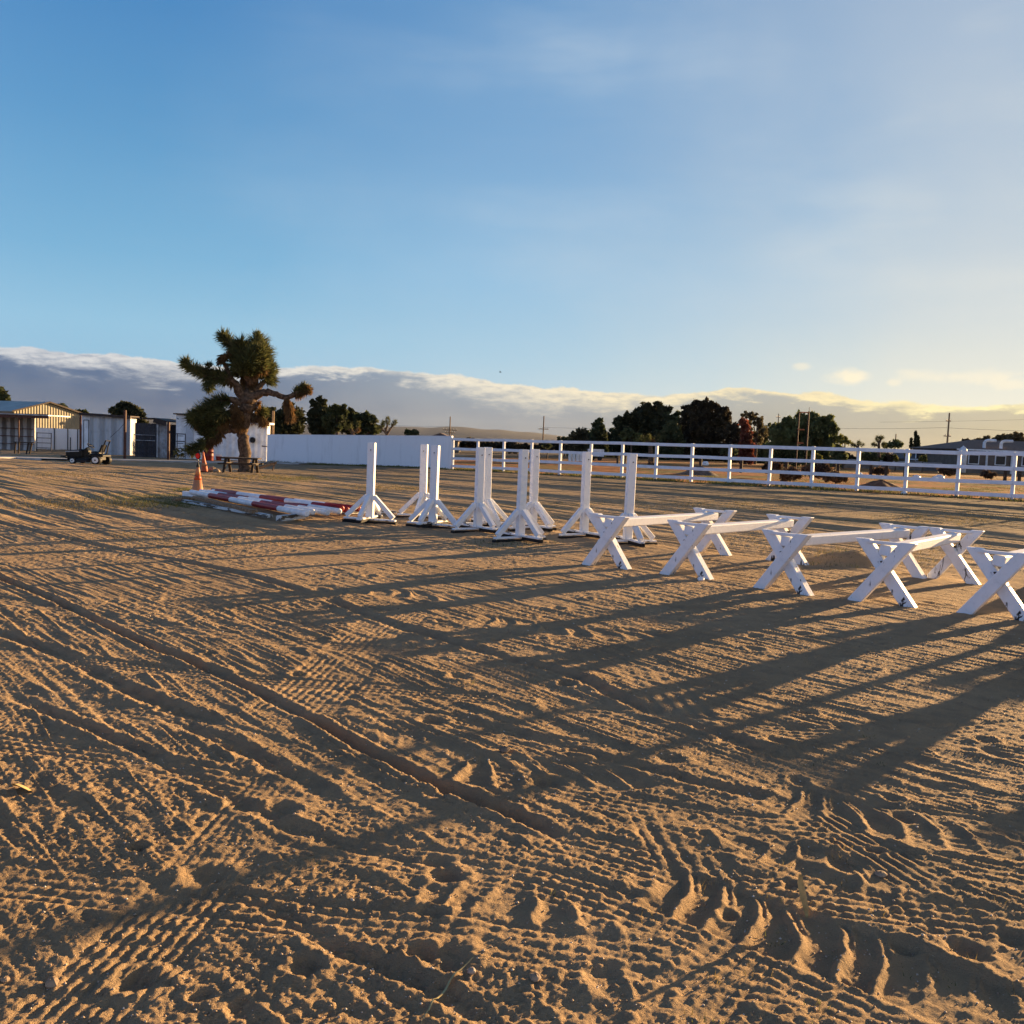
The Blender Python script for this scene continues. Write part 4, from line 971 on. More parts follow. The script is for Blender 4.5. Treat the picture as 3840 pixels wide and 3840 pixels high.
# saddle rack
q = gp(678, 1722)
rk = thing('saddle_rack', (q.x, q.y, q.z), 0, 'tall dark metal rack with four arms left of the shed door', 'rack')
hh = Zt(678, 1625, q.y)-q.z
for x in (-.24, .26): MB().tube([(x, 0, 0), (x, 0, hh)], .03, 6).build('upright', M_STEEL, rk)
for k in range(4):
    z = hh*(.12+.285*k)
    MB().beam((-.24, -.15, z), (.26, -.15, z), .05, .06).beam((-.2, -.15, z-.12), (.2, -.15, z-.12), .03, .04).build('arm', M_STEEL, rk)
    for x in (-.24, .26): MB().beam((x, -.15, z), (x, .0, z-.02), .03, .05).build('bracket', M_STEEL, rk)
# barrel, bucket
q = gp(782, 1728); bb = thing('red_barrel', q, 0, 'dull red barrel standing under the low joshua branch', 'barrel')
M_RB = simple('dull_red_plastic', (.16, .02, .018), .5, .3, 6)
MB().lathe([(.26, 0), (.28, .05), (.28, .28), (.295, .30), (.28, .32), (.28, .55), (.295, .57), (.28, .59), (.27, .80), (.25, .82)], n=20).build('body', M_RB, bb, smooth=True)
MB().lathe([(.22, .82), (.22, .835)], n=20).build('lid', M_RB, bb)
q = gp(820, 1727); bk = thing('white_bucket', q, 0, 'small bucket with dark red band between the barrel and picnic table', 'bucket')
MB().lathe([(.15, 0), (.18, .26)], n=16).build('band', M_RB, bk); MB().lathe([(.182, .26), (.19, .38), (.17, .38)], n=16).build('rim', M_SHW, bk)
# hitching rail
q0 = gp(1036, 1731); q1 = gp(1086, 1727)
hr = thing('hitching_rail', q0, 0, 'dark pipe hitching rail in front of the white wall', 'rail')
d_ = q1-q0; top0 = Zt(1030, 1678, q0.y)-q0.z; ql = Vector((X(978, q0.y)-q0.x, .2, 0))
MB().tube([(0, 0, 0), (0, 0, top0)], .035, 8).build('post', M_STEEL, hr)
MB().tube([(d_.x, .3, 0), (d_.x, .3, top0+.0)], .035, 8).build('post', M_STEEL, hr)
MB().tube([ql+Vector((0, 0, top0+.05)), (0, 0, top0+.04), (d_.x+.03, .3, top0+.04)], .035, 8).build('top_rail', M_STEEL, hr)
MB().tube([(0, .0, top0-.12), (d_.x, .3, top0-.12)], .025, 8).build('lower_rail', M_STEEL, hr)
q = gp(1014, 1726); lb = MB().prism([(-.18, 0), (.42, 0), (.0, .72), (-.18, 1.12)], -.04, .04).build('leaning_sheet', M_STEEL, None, q, label='dark pointed sheet leaning at the left end of the white wall', cat='sheet')
lb.rotation_euler = (R(-8), 0, 0)
q = gp(975, 1722); hp_ = thing('water_hydrant', q, 0, 'dark yard hydrant with curved pipe before the white shed', 'hydrant')
MB().tube([(0, 0, 0), (0, 0, .45), (.05, 0, .58), (.14, 0, .62), (.2, 0, .54), (.2, 0, .44)], .03, 8).build('pipe', M_STEEL, hp_)
MB().beam((0, 0, .42), (-.3, 0, .80), .05, .04).build('handle', M_STEEL, hp_)
# ---------------------------------------------------------------- far side: poles, tower, houses
def util_pole(x, yt, Y, lab, arms=((.9, 1.2),), rr_=.14):
    p = Vector((X(x, Y), Y, float(gz(X(x, Y), Y))-.3)); zt = Zt(x, yt, Y)-p.z
    r = thing('utility_pole', p, R(random.uniform(-20, 20)), lab, 'utility pole', 'wooden utility poles on the horizon')
    MB().tube([(0, 0, 0), (0, 0, zt)], [rr_, rr_*.7], 8).build('pole', M_WOOD, r)
    for f, w__ in arms:
        MB().beam((-w__, .12, zt*f), (w__, .12, zt*f), .12, .12).build('crossarm', M_WOOD, r)
        for s in (-.9, -.45, .45, .9): MB().lathe([(.05, 0), (.05, .18)], (s*w__, .12, zt*f+.06), 6).build('insulator', M_SIL, r)
    return r
util_pole(1684, 1562, 160, 'utility pole with two crossarms above the right end of white wall', ((.62, 1.3), (.54, .9)))
util_pole(2034, 1560, 160, 'utility pole standing alone above the fence in the middle', ((.66, .9),))
util_pole(2911, 1551, 190, 'utility pole between the bare tree and the tall wide green tree', ((.93, .5),))
util_pole(3355, 1627, 150, 'short plain pole over the yellow green bush at right', (), .12)
util_pole(3549, 1548, 130, 'tallest utility pole, left of the big roofed house', ((.60, .5), (.86, .35)), .15)
for (x0, y0, x1, y1, sag, Y, lab) in ((3549, 1604, 3960, 1619, 2, 130, 'thin power line running right from the tallest utility pole'), (3140, 1606, 3549, 1603, 3, 132, 'thin power line running left from the tallest utility pole'),
        (3300, 1583, 3960, 1570, 2, 180, 'faint upper power line crossing the hazy sky at right'), (1684, 1600, 1230, 1584, 3, 160, 'faint power line left of the pole above the white wall'), (2034, 1602, 2300, 1606, 2, 160, 'faint power line right of the middle utility pole')):
    pts_ = []
    for k in range(9):
        t_ = k/8; pts_.append(at(x0+(x1-x0)*t_, y0+(y1-y0)*t_+sag*4*t_*(1-t_), Y))
    MB().tube(pts_, .022, 4).build('power_line', M_STEEL, None, (0, 0, 0), label=lab, cat='power line')
Y = 75; p = Vector((X(3004, Y), Y, float(gz(X(3004, Y), Y))))
tw = thing('pipe_tower', p, 0, 'tall thin pipe frame with orange bars in front of the wide green tree', 'pipe tower')
zt = Zt(2990, 1545, Y)-p.z; zt2 = Zt(3026, 1526, Y)-p.z; x0 = X(2988, Y)-p.x; x1 = X(3024, Y)-p.x
M_RO = simple('rusty_orange_bar', (.42, .16, .07), .6, .3, 6)
MB().tube([(x0, 0, 0), (x0, 0, zt)], .05, 6).build('upright', M_RUST, tw); MB().tube([(x1, 0, 0), (x1, 0, zt)], .06, 6).build('upright', M_RUST, tw); MB().tube([(x1, 0, zt), (x1, 0, zt2)], .02, 6).build('rod', M_STEEL, tw)
for py_ in (1546, 1611, 1661):
    z = Zt(3005, py_, Y)-p.z; MB().beam((x0-.05, 0, z), (x1 if py_ == 1546 else x0+.5, 0, z), .06, .09).build('bar', M_RO, tw)
M_BRN = simple('brown_roof_tile', (.13, .095, .085), .8, .25, 3); M_HW = simple('tan_house_wall', (.15, .125, .105), .85, .2, 2); M_GL = simple('dark_window', (.03, .035, .04), .2, .2)
def hip_house(x0, x1, y_eave, y_ridge, rin, Y, D, lab, roofm, wallm, name='house', windows=()):
    a = X(x0, Y); b = X(x1, Y); g0 = float(gz(a, Y)); ze = Zt((x0+x1)/2, y_eave, Y)-g0; zr_ = Zt((x0+x1)/2, y_ridge, Y)-g0
    r = thing(name, (a, Y, g0), 0, lab, 'house'); w_ = b-a
    MB().box(.3, w_-.3, .3, D, -.2, ze).build('wall', wallm, r)
    ri = rin*w_
    rf = MB().add([(-.2, -.2, ze), (w_+.2, -.2, ze), (w_+.2, D+.4, ze), (-.2, D+.4, ze), (ri, D/2, zr_), (w_-ri, D/2, zr_)], [(0, 1, 5, 4), (1, 2, 5), (2, 3, 4, 5), (3, 0, 4), (3, 2, 1, 0)]).build('roof', roofm, r)
    MB().beam((-.2, -.24, ze-.05), (w_+.2, -.24, ze-.05), .05, .16).build('fascia', M_SHW, r)
    for f in windows:
        wd_ = MB().box(w_*f-.6, w_*f+.6, .22, .29, .9, 2.0).build('window', M_SHW, r); MB().box(w_*f-.5, w_*f+.5, .195, .215, 1.0, 1.9).build('pane', M_GL, wd_)
    return r, w_, ze, zr_, a, g0
r, w_, ze, zr_, a, g0 = hip_house(3590, 4150, 1694, 1652, .28, 100, 12, 'large brown roofed house with pale columns and two white roof ducts at the right edge', M_BRN, M_HW, windows=(.12, .30, .48, .62))
for f in (.03, .2, .37, .53, .7): MB().tube([(w_*f, -.0, 0), (w_*f, -.0, ze-.1)], .12, 8).build('column', M_SHW, r)
for px_ in (3706, 3770):
    xx = X(px_, 100)-a; zz = ze+.05
    MB().tube([(xx, 1.0, zz+.1), (xx, 1.0, zz+.75), (xx+.15, 1.0, zz+.95), (xx+.4, 1.0, zz+1.02), (xx+1.25, 1.0, zz+1.02)], .17, 8).build('roof_duct', M_SHW, r)
r, w_, ze, zr_, a, g0 = hip_house(3405, 3575, 1724, 1698, .1, 108, 8, 'low house with grey roof and white fascia behind the fence', simple('grey_roof', (.11, .105, .11), .8, .2, 3), M_HW, windows=(.3, .7))
MB().tube([(w_*.74, 1, ze+.5), (w_*.74+1.2, 1, ze+.5)], .12, 8).build('roof_duct', M_SHW, r)
p = at(3492, 1700, 125); p.z = float(gz(p.x, p.y)); zc = Zt(3492, 1681, 125)-p.z
cu = thing('cupola_house', p, 0, 'small far building showing only a dark peaked cupola above the fence', 'house')
MB().box(-1.6, 1.6, -1.6, 1.6, 0, zc-.6).build('wall', M_HW, cu); MB().box(-.3, .3, -.3, .3, zc-.6, zc+.1).build('cupola', M_SHW, cu)
MB().lathe([(.62, zc+.1), (.4, zc+.28), (.05, zc+.42)], n=8).build('roof', simple('blue_grey_roof', (.07, .08, .12), .6, .1), cu)
MB().lathe([(2.4, zc-.62), (.4, zc-.5)], n=4).build('lower_roof', M_BRN, cu)
# dome by the roof
q = at(3612, 1690, 96); q.z = float(gz(q.x, q.y)); zz = Zt(3612, 1678, 96)-q.z
dm = thing('white_tank', q, 0, 'small white domed tank at the left end of the big roof', 'tank')
MB().lathe([(.4, 0), (.4, zz-.35), (.36, zz-.2), (.25, zz), (.08, zz+.1)], n=16).build('body', M_SHW, dm, smooth=True); MB().lathe([(.08, zz+.1), (.06, zz+.18)], n=8).build('cap', M_SHW, dm)
# gable roof tip behind white wall
q = at(1650, 1640, 130); q.z = float(gz(q.x, q.y)); zz = Zt(1650, 1623, 130)-q.z
gb = thing('house', q, 0, 'distant house whose dark gable tip rises behind the white wall', 'house')
MB().box(-2.6, 2.6, 0, 6, 0, zz-1.1).build('wall', M_HW, gb); MB().prism([(-2.9, zz-1.15), (2.9, zz-1.15), (0, zz)], -.2, 6.2).build('roof', M_BRN, gb)
# low block wall beyond the field
a = X(3150, 104); b = X(4300, 104); g0 = float(gz(a, 104)); r = thing('field_wall', (a, 104, g0), 0, 'low grey brown block wall at the back of the red field', 'wall')
MB().box(0, b-a, 0, .2, -.2, .85).build('wall_face', simple('grey_block', (.20, .17, .15), .9, .3, 2, bump=.5, bscale=6), r); MB().box(-.02, b-a+.02, -.03, .23, .853, .92).build('coping', M_GREY, r)
M_HILL = simple('dry_hills', (.075, .078, .085), .95, .25, .002)
# far hills
hx = np.linspace(-4200, 5200, 240); rows = []
for k, (yy_, hh_) in enumerate(((5200, 0), (5600, .55), (6000, 1), (6800, .9), (7600, 0))):
    amp_ = 90*np.exp(-((hx+500)/1500)**2)+60*np.exp(-((hx+2700)/800)**2)+45*np.exp(-((hx-2600)/1300)**2)+18
    z_ = hh_*amp_*(.75+.5*fbm(hx*.0011+3, hx*0+k*.35, 4))-2; rows.append(np.stack([hx, hx*0+yy_, z_], 1))
Vh = np.concatenate(rows); ii = np.arange(len(Vh)).reshape(5, 240)
np_obj('hills', Vh, np.stack([ii[:-1, :-1], ii[:-1, 1:], ii[1:, 1:], ii[1:, :-1]], -1).reshape(-1, 4), M_HILL, smooth=True, kind='structure', label='low bare hills on the horizon')
# ---------------------------------------------------------------- vegetation
def foliage_mat(name, c, c2=None, sc=.5, rough=.75, yel=None, transl=.0):
    m, t, b = new_mat(name); co = t.n('ShaderNodeTexCoord').outputs['Object']
    c2 = c2 or tuple(x*.55 for x in c)
    col = t.mix(t.step(t.noise(co, sc, 4, .6), .38, .62), c2, c)
    col = t.mix(t.step(t.noise(co, sc*9, 3, .6), .45, .75, 0, .6), col, yel or tuple(min(1, x*1.6) for x in c))
    t.l(col, b.inputs['Base Color']); b.inputs['Roughness'].default_value = rough
    tr = t.n('ShaderNodeBsdfTranslucent'); t.l(col, tr.inputs['Color']); mx = t.n('ShaderNodeMixShader'); mx.inputs[0].default_value = .38
    t.l(b.outputs[0], mx.inputs[1]); t.l(tr.outputs[0], mx.inputs[2]); t.l(mx.outputs[0], m.node_tree.nodes['Material Output'].inputs['Surface'])
    return m
def cards(C, N, S, rng, k=4, asp=.6):
    """random leaf cards: C centres (n,3), N approx normals, S sizes"""
    n = len(C); D = rng.normal(size=(n, 3))+N*.6; D /= np.linalg.norm(D, axis=1)[:, None]
    A = rng.normal(size=(n, 3)); A -= D*(A*D).sum(1)[:, None]; A /= np.linalg.norm(A, axis=1)[:, None]; B = np.cross(D, A)
    S = S[:, None]; a = A*S; b = B*S*asp
    V = np.stack([C-a*.9, C-b, C+a, C+b*rng.uniform(.6, 1.2, (n, 1))], 1).reshape(-1, 3)
    return V, np.arange(n*4).reshape(n, 4)
def crown(blobs, Y, ndens, size, rng, root, dscale=1.0):
    """blobs in picture pixels -> ellipsoids in metres round the root; leaves near lumpy surfaces"""
    Vs = []; Fs = []; k = 0
    for (cx, cy, rx, ry) in blobs:
        dy = rng.uniform(-.5, .5)*rx/FPX*Y*.8*dscale
        c = np.array(at(cx, cy, Y+dy)); r = np.array((rx, rx*dscale, ry))*Y/FPX
        # sub clumps
        nc = max(7, int(17*ndens*(rx*ry)**.5/30)); q = rng.normal(size=(nc, 3)); q /= np.linalg.norm(q, axis=1)[:, None]; q *= rng.uniform(.3, 1.0, (nc, 1))
        cc = c+q*r; cr_ = r.mean()*rng.uniform(.17, .44, nc)
        n = max(60, int(ndens*rx*ry*.95)); w_ = rng.integers(0, nc, n)
        d_ = rng.normal(size=(n, 3)); d_ /= np.linalg.norm(d_, axis=1)[:, None]
        P = cc[w_]+d_*(cr_[w_]*np.where(rng.random(n) < .12, rng.uniform(1.0, 1.55, n), rng.uniform(.35, 1.12, n)))[:, None]
        V_, F_ = cards(P, d_, size*rng.uniform(.45, 1.7, n)**1.0, rng); Vs.append(V_); Fs.append(F_+k); k += len(V_)
    V_ = np.concatenate(Vs)-np.array(root); return V_, np.concatenate(Fs)
def tree(name, blobs, Y, mt, lab, cat='tree', dens=1.0, size=.19, trunk=None, seed=1, group=None, limbs=True, bark=None, dscale=1., skirt=False, nostem=False):
    rng = np.random.default_rng(seed+len(blobs)*13+int(blobs[0][0])); blobs = list(blobs)
    nb = len(blobs)
    if skirt:
        xl = min(b_[0]-b_[2]*.8 for b_ in blobs); xr = max(b_[0]+b_[2]*.8 for b_ in blobs); ns = max(2, int((xr-xl)/38))
        for k in range(ns):
            q = xl+(xr-xl)*(k+.5)/ns; yq = 1660+.04*(q-1920); yt_ = min([b_[1] for b_ in blobs[:nb] if abs(b_[0]-q) < b_[2]*1.1] or [yq]); blobs.append((q, yq+18, (xr-xl)/ns*.8, 32))
            if yt_ < yq-30: blobs.append((q, yq-16, (xr-xl)/ns*.75, 30))
    xs = [b_[0] for b_ in blobs]; lowb = max(blobs, key=lambda q: q[1]); tx_ = trunk if trunk is not None else sum(xs)/len(xs)
    x = X(tx_, Y); root = Vector((x, Y, float(gz(x, Y))-.05))
    r = thing(name, root, 0, lab, cat, group)
    V_, F_ = crown(blobs, Y, dens, size, rng, root, dscale)
    zlo = V_[:, 2].min()
    np_obj('crown', V_, F_, mt, r)
    if nostem: return r
    m = MB(); top = max(.8, V_[:, 2].max()*.75); rt = .05+.028*top
    m.tube([(0, 0, 0), (.05*top*.3, 0, top*.35), (0, .05, top*.7), (0, 0, top)], [rt, rt*.8, rt*.5, rt*.2], 8)
    if limbs:
        for b_ in blobs:
            c = at(b_[0], b_[1], Y)-root; st_ = Vector((0, 0, max(.25, min(top*.8, c.z*.55))))
            m.tube([st_, (st_+c)/2+Vector((0, 0, -.08*top)), c], [rt*.5, rt*.3, rt*.1], 6)
    m.build('trunk', bark or M_BARK, r)
    return r
M_BARK = simple('grey_brown_bark', (.10, .075, .055), .9, .4, 5, bump=.6)
F_PINE = foliage_mat('dark_pine_needles', (.050, .055, .026), (.022, .028, .014)); F_PINE2 = foliage_mat('olive_pine_needles', (.06, .075, .03), (.028, .036, .018))
F_GREEN = foliage_mat('grey_green_leaves', (.085, .10, .045), (.04, .055, .028)); F_MESQ = foliage_mat('mesquite_leaves', (.13, .15, .055), (.05, .065, .03), .4)
F_RED = foliage_mat('rusty_dead_needles', (.20, .06, .035), (.09, .03, .02)); F_DK = foliage_mat('brown_dark_needles', (.055, .045, .026), (.026, .020, .013))
F_YEL = foliage_mat('yellow_green_leaves', (.20, .20, .05), (.09, .10, .03), .8); F_TWIG = foliage_mat('dry_twigs', (.10, .07, .045), (.06, .04, .03), .8); F_SP = foliage_mat('sparse_leaves', (.12, .10, .05), (.06, .055, .03))
c7 = lambda L: [(2000+x*.5176, 1400+y*.5176, rx*.5176, ry*.5176) for x, y, rx, ry in L]
c8 = lambda L: [(2900+x*.4865, 1400+y*.4865, rx*.4865, ry*.4865) for x, y, rx, ry in L]
c9 = lambda L: [(950+x*.4141, 1430+y*.4141, rx*.4141, ry*.4141) for x, y, rx, ry in L]
c1_ = lambda L: [(x*.33126, 1400+y*.33126, rx*.33126, ry*.33126) for x, y, rx, ry in L]
G1 = 'dark evergreens behind the white wall'; G2 = 'trees beyond the red field'
tree('pine_tree', c9([(120, 330, 70, 80), (160, 280, 45, 45), (60, 380, 80, 80), (180, 420, 90, 60)]), 82, F_PINE, 'dark evergreen partly hidden by the joshua trunk, leftmost behind white wall', dens=1.6, group=G1)
tree('pine_tree', c9([(330, 235, 45, 45), (330, 300, 90, 70), (270, 330, 80, 70), (400, 340, 70, 80), (330, 420, 130, 70)]), 84, F_PINE, 'broad dark evergreen under the hanging joshua branch', dens=1.6, seed=2, group=G1)
tree('pine_tree', c9([(600, 165, 28, 26), (630, 185, 25, 30), (545, 205, 28, 30), (610, 230, 55, 45), (560, 280, 70, 55), (640, 300, 60, 60), (590, 400, 110, 90)]), 83, F_PINE, 'tallest dark evergreen with a twin pointed top behind the white wall', dens=1.6, seed=3, group=G1)
tree('pine_tree', c9([(750, 230, 30, 28), (815, 240, 26, 28), (700, 270, 35, 30), (770, 290, 70, 55), (740, 380, 100, 90)]), 80, F_PINE2, 'olive evergreen with two knobs right of the tallest one', dens=1.6, seed=4, group=G1)
tree('pine_tree', c9([(885, 265, 28, 26), (900, 320, 60, 45), (870, 400, 80, 80)]), 86, F_PINE, 'narrow dark evergreen with one round knob, third from the right behind white wall', dens=1.6, seed=5, group=G1)
tree('pine_tree', c9([(1010, 310, 50, 30), (960, 330, 50, 40), (1050, 360, 70, 55), (1090, 340, 30, 30), (1060, 430, 90, 55), (960, 420, 80, 60)]), 84, F_PINE2, 'rounded olive evergreen at the right end of the dark row', dens=1.6, seed=6, group=G1)
tree('bush', c9([(1410, 462, 35, 18), (1460, 465, 35, 20)]), 90, F_GREEN, 'low green bush peeping over the white wall', 'bush', dens=2, limbs=False)
tree('tree', c1_([(20, 250, 60, 70), (-40, 200, 90, 80), (70, 290, 45, 50), (-60, 320, 110, 80)]), 90, F_PINE2, 'dark tree cut by the left edge above the barn roof', dens=1.4)
tree('tree', c1_([(690, 365, 35, 22), (735, 375, 28, 24)]), 95, F_GREEN, 'small round tree showing just behind the barn ridge', dens=2, limbs=False)
tree('tree', c1_([(900, 442, 40, 18), (960, 448, 45, 20)]), 95, F_MESQ, 'low green tree top between the barn and grey shed', dens=2, limbs=False)
tree('tree', c1_([(1400, 390, 95, 55), (1330, 430, 70, 50), (1490, 420, 90, 60), (1560, 470, 90, 55), (1450, 480, 130, 60), (1520, 540, 130, 60)]), 88, F_PINE, 'round dark tree rising behind the grey shed', dens=1.5)
tree('pine_tree', c7([(475, 350, 26, 26), (470, 390, 45, 35), (475, 440, 58, 40), (470, 480, 60, 30)]), 112, F_PINE2, 'small pointed pine left of the two big dark trees', dens=2, group=G2, skirt=True)
tree('tree', c7([(350, 430, 45, 32), (300, 455, 40, 24), (395, 460, 45, 30)]), 116, F_SP, 'low brownish scrub tree left of the small pointed pine', dens=1.6, group=G2, skirt=True)
tree('bush', c7([(205, 478, 35, 14), (245, 480, 26, 14)]), 118, F_GREEN, 'flat dark bush just above the fence left of the scrub tree', 'bush', dens=2, limbs=False)
tree('pine_tree', c7([(640, 370, 52, 55), (690, 325, 48, 42), (760, 300, 50, 40), (830, 262, 50, 42), (900, 228, 36, 28), (940, 265, 55, 42), (800, 340, 90, 60), (720, 410, 110, 60), (870, 400, 120, 90), (680, 460, 70, 40)]), 122, F_PINE, 'big dark tree with a crown stepping up to the right, left of the pair', dens=1.3, size=.26, group=G2, seed=7, skirt=True)
tree('tree', c7([(990, 330, 45, 45), (1010, 390, 60, 55), (960, 440, 70, 50), (1030, 460, 60, 45)]), 116, F_GREEN, 'grey green tree squeezed between the two big dark trees', dens=1.3, group=G2, seed=8, skirt=True)
tree('bush', c7([(680, 440, 45, 34), (730, 465, 50, 28)]), 108, F_MESQ, 'lighter green bush at the foot of the left big dark tree', 'bush', dens=1.8, group=G2)
tree('pine_tree', c7([(1120, 255, 42, 36), (1185, 222, 32, 26), (1255, 218, 40, 26), (1300, 240, 40, 36), (1380, 285, 48, 34), (1405, 330, 34, 34), (1130, 320, 72, 70), (1230, 300, 90, 70), (1320, 340, 90, 70), (1160, 420, 110, 80), (1290, 430, 120, 85), (1390, 420, 60, 70)]), 120, F_DK, 'biggest dark tree with a lumpy flat top, right of the pair', dens=1.35, size=.26, group=G2, seed=9, skirt=True)
tree('dead_pine', c7([(1520, 350, 22, 30), (1535, 400, 34, 42), (1545, 460, 42, 45), (1550, 520, 44, 45)]), 100, F_RED, 'rusty red dying conifer right of the biggest dark tree', dens=1.8, group=G2, skirt=True)
tree('tree', c7([(1450, 400, 55, 55), (1440, 460, 70, 50)]), 112, F_DK, 'dark brown tree merging with the rusty conifer', dens=1.4, group=G2, skirt=True)
tree('bare_tree', c7([(1530, 300, 45, 26), (1590, 300, 55, 34), (1640, 340, 50, 40), (1600, 380, 60, 45), (1670, 410, 45, 45), (1620, 450, 70, 45)]), 104, F_SP, 'thin leafed almost bare tree with fine branches beside the rusty conifer', dens=.55, size=.16, group=G2)
tree('mesquite_tree', c8([(60, 420, 65, 50), (130, 375, 60, 42), (220, 345, 62, 36), (320, 350, 70, 36), (410, 365, 52, 45), (440, 420, 50, 55), (300, 430, 130, 75), (130, 460, 110, 70), (30, 480, 80, 60), (470, 490, 60, 45), (300, 500, 160, 50)]), 98, F_MESQ, 'wide green mesquite tree behind the pipe frame', dens=.95, size=.24, group=G2, seed=10, skirt=True)
tree('shrub', c8([(530, 505, 60, 34), (560, 530, 50, 24)]), 96, F_YEL, 'wispy yellow green shrub at the right skirt of the mesquite', 'bush', dens=.6, size=.14)
tree('shrub', c8([(930, 545, 62, 22), (970, 550, 40, 20), (880, 555, 40, 18)]), 118, F_MESQ, 'flat yellowish green bush top around the short plain pole', 'bush', dens=1.6)
tree('tree', c7([(410, 450, 60, 30), (540, 450, 50, 26), (590, 430, 40, 34), (600, 470, 60, 30)]), 126, F_GREEN, 'low grey green tree filling the gap left of the big stepped tree', dens=1.4, group=G2, skirt=True)
tree('tree', c7([(1050, 300, 34, 36), (1060, 360, 44, 50), (1050, 430, 60, 60)]), 130, F_PINE2, 'narrow tree filling the gap between the two big dark trees', dens=1.4, group=G2, skirt=True)
tree('tree', c7([(1700, 430, 60, 50), (1740, 390, 40, 30), (1760, 450, 70, 50), (1620, 480, 80, 40)]), 118, F_MESQ, 'green tree joining the bare tree and the wide mesquite', dens=1.2, group=G2, skirt=True)
# unbroken far scrub along the back of the fields
rngh = np.random.default_rng(12); hb = []
xq = 1640
while xq < 3460:
    hb.append((xq, 1660+.04*(xq-1920)+14+rngh.uniform(-5, 6), rngh.uniform(16, 34), rngh.uniform(8, 17)+(4 if xq > 2080 else -1))); xq += rngh.uniform(14, 26)
V_, F_ = crown(hb, 136, .8, .34, rngh, (0, 0, 0)); np_obj('far_scrub', V_, F_, F_DK, kind='stuff', label='low dark scrub along the far side of the fields')
for x_, y_, rx, h_, lab in ((1062, 500, 9, 80, 'left cypress of the three slim ones'), (1097, 452, 13, 130, 'tallest middle cypress of the three slim ones'), (1118, 485, 8, 90, 'right cypress of the three slim ones')):
    tree('cypress_tree', c8([(x_, y_+h_*f, max(2, rx*(.35+f)), h_*.16) for f in (.08, .25, .45, .65, .85)]), 150, F_PINE, lab+' above the fence', dens=5, size=.2, limbs=False, group='slim cypress trees')
tree('tree', c8([(1495, 525, 32, 24), (1510, 550, 30, 24)]), 118, F_DK, 'small dark tree beside the white domed tank', dens=1.8)
tree('tree', c8([(1600, 530, 50, 32), (1640, 500, 26, 22), (1560, 550, 40, 28)]), 128, F_SP, 'brownish tree with a raised tuft behind the left of the big roof', dens=1.8)
tree('tree', c8([(1740, 505, 50, 28), (1800, 500, 50, 30), (1870, 485, 50, 28), (1900, 520, 50, 30), (1780, 540, 90, 30)]), 128, F_SP, 'wide brownish tree behind the ducts of the big roof', dens=1.8)
for (x_, y_, rx, ry, f_, lab) in ((345, 640, 24, 20, F_YEL, 'bright yellow green sapling seen through the fence under the mesquite'), (285, 612, 14, 24, F_YEL, 'pointed yellow bush left of the sapling under the mesquite'),
        (500, 630, 70, 34, F_MESQ, 'green bush behind the second rail right of the sapling'), (740, 640, 100, 32, F_MESQ, 'wide olive bush seen between rails below the short pole'),
        (870, 650, 60, 34, F_DK, 'dark bush between rails below the yellowish bush'), (945, 652, 18, 24, F_YEL, 'small bright bush left of a fence post near the cypresses'), (1155, 655, 24, 24, F_YEL, 'small bright sapling in front of the low grey roofed house'), (1030, 620, 26, 28, F_YEL, 'yellowish bush just right of the fence post near the cypresses')):
    tree('bush', c8([(x_, y_, rx, ry), (x_+rx*.3, y_+ry*.4, rx*.8, ry*.7)]), 92, f_, lab, 'bush', dens=1.8, size=.16, limbs=False, group='bushes seen through the fence')
for (x_, y_, rx, ry, lab) in ((1420, 560, 60, 26, 'low grey green bush under the biggest dark tree'), (100, 515, 30, 22, 'dark bush behind the fence left of the middle pole')):
    tree('bush', c7([(x_, y_, rx, ry)]), 96, F_GREEN, lab, 'bush', dens=1.8, limbs=False)
for (x_, y_, rx, ry, Y_, lab) in ((2895, 1752, 34, 17, 50, 'large brown tumbleweed heap behind the fence, left of centre right'), (2955, 1778, 40, 16, 42, 'nearer brown brush pile touching the fence below the rusty conifer'), (3060, 1762, 46, 22, 46, 'tall tangle of brown brush behind the fence under the pipe frame'),
        (3130, 1790, 38, 14, 40, 'low brown brush behind the bottom rail right of the pipe frame'), (3300, 1766, 30, 10, 62, 'pale tumbleweed far out on the red field'), (3560, 1762, 34, 16, 74, 'dark brown scrub in front of the low block wall'), (3700, 1778, 30, 12, 62, 'round pale tumbleweed in front of the big house'), (2450, 1745, 22, 8, 62, 'small brown scrub left of the rubble mound')):
    tree('brush_pile', [(x_, y_, rx, ry), (x_+rx*.5, y_+ry*.3, rx*.6, ry*.7)], Y_, F_TWIG, lab, 'brush', dens=2.2, size=.10, limbs=False, group='dry brush on the field', nostem=True)
# mounds with rubble
def mound(px, py, r_, h_, lab, mt, sq=1.):
    p = gp(px, py); n = 22; vs = []; rr = random.Random(int(px))
    for i in range(8):
        q = i/7; z = h_*math.exp(-(q*1.7)**2)-.03*q
        for k in range(n):
            a_ = 2*math.pi*k/n; j = 1+.22*math.sin(a_*3+px)+rr.uniform(-.06, .06); vs.append((r_*q*j*math.cos(a_), r_*sq*q*j*math.sin(a_), z*(1+rr.uniform(-.12, .12))-.02))
    fs = [(i*n+k, i*n+(k+1) % n, (i+1)*n+(k+1) % n, (i+1)*n+k) for i in range(7) for k in range(n)]
    return MB().add(vs, fs).build('dirt_mound', mt, None, p, smooth=True, label=lab, cat='dirt mound')
M_MND = simple('dark_heaped_earth', (.13, .07, .045), .95, .4, 4, bump=.8, bscale=9); M_RUB = simple('grey_rubble_earth', (.15, .11, .085), .95, .5, 5, bump=.9, bscale=9)
mound(2625, 1780, 1.3, .50, 'grey rubble mound with weeds behind the fence', M_RUB)
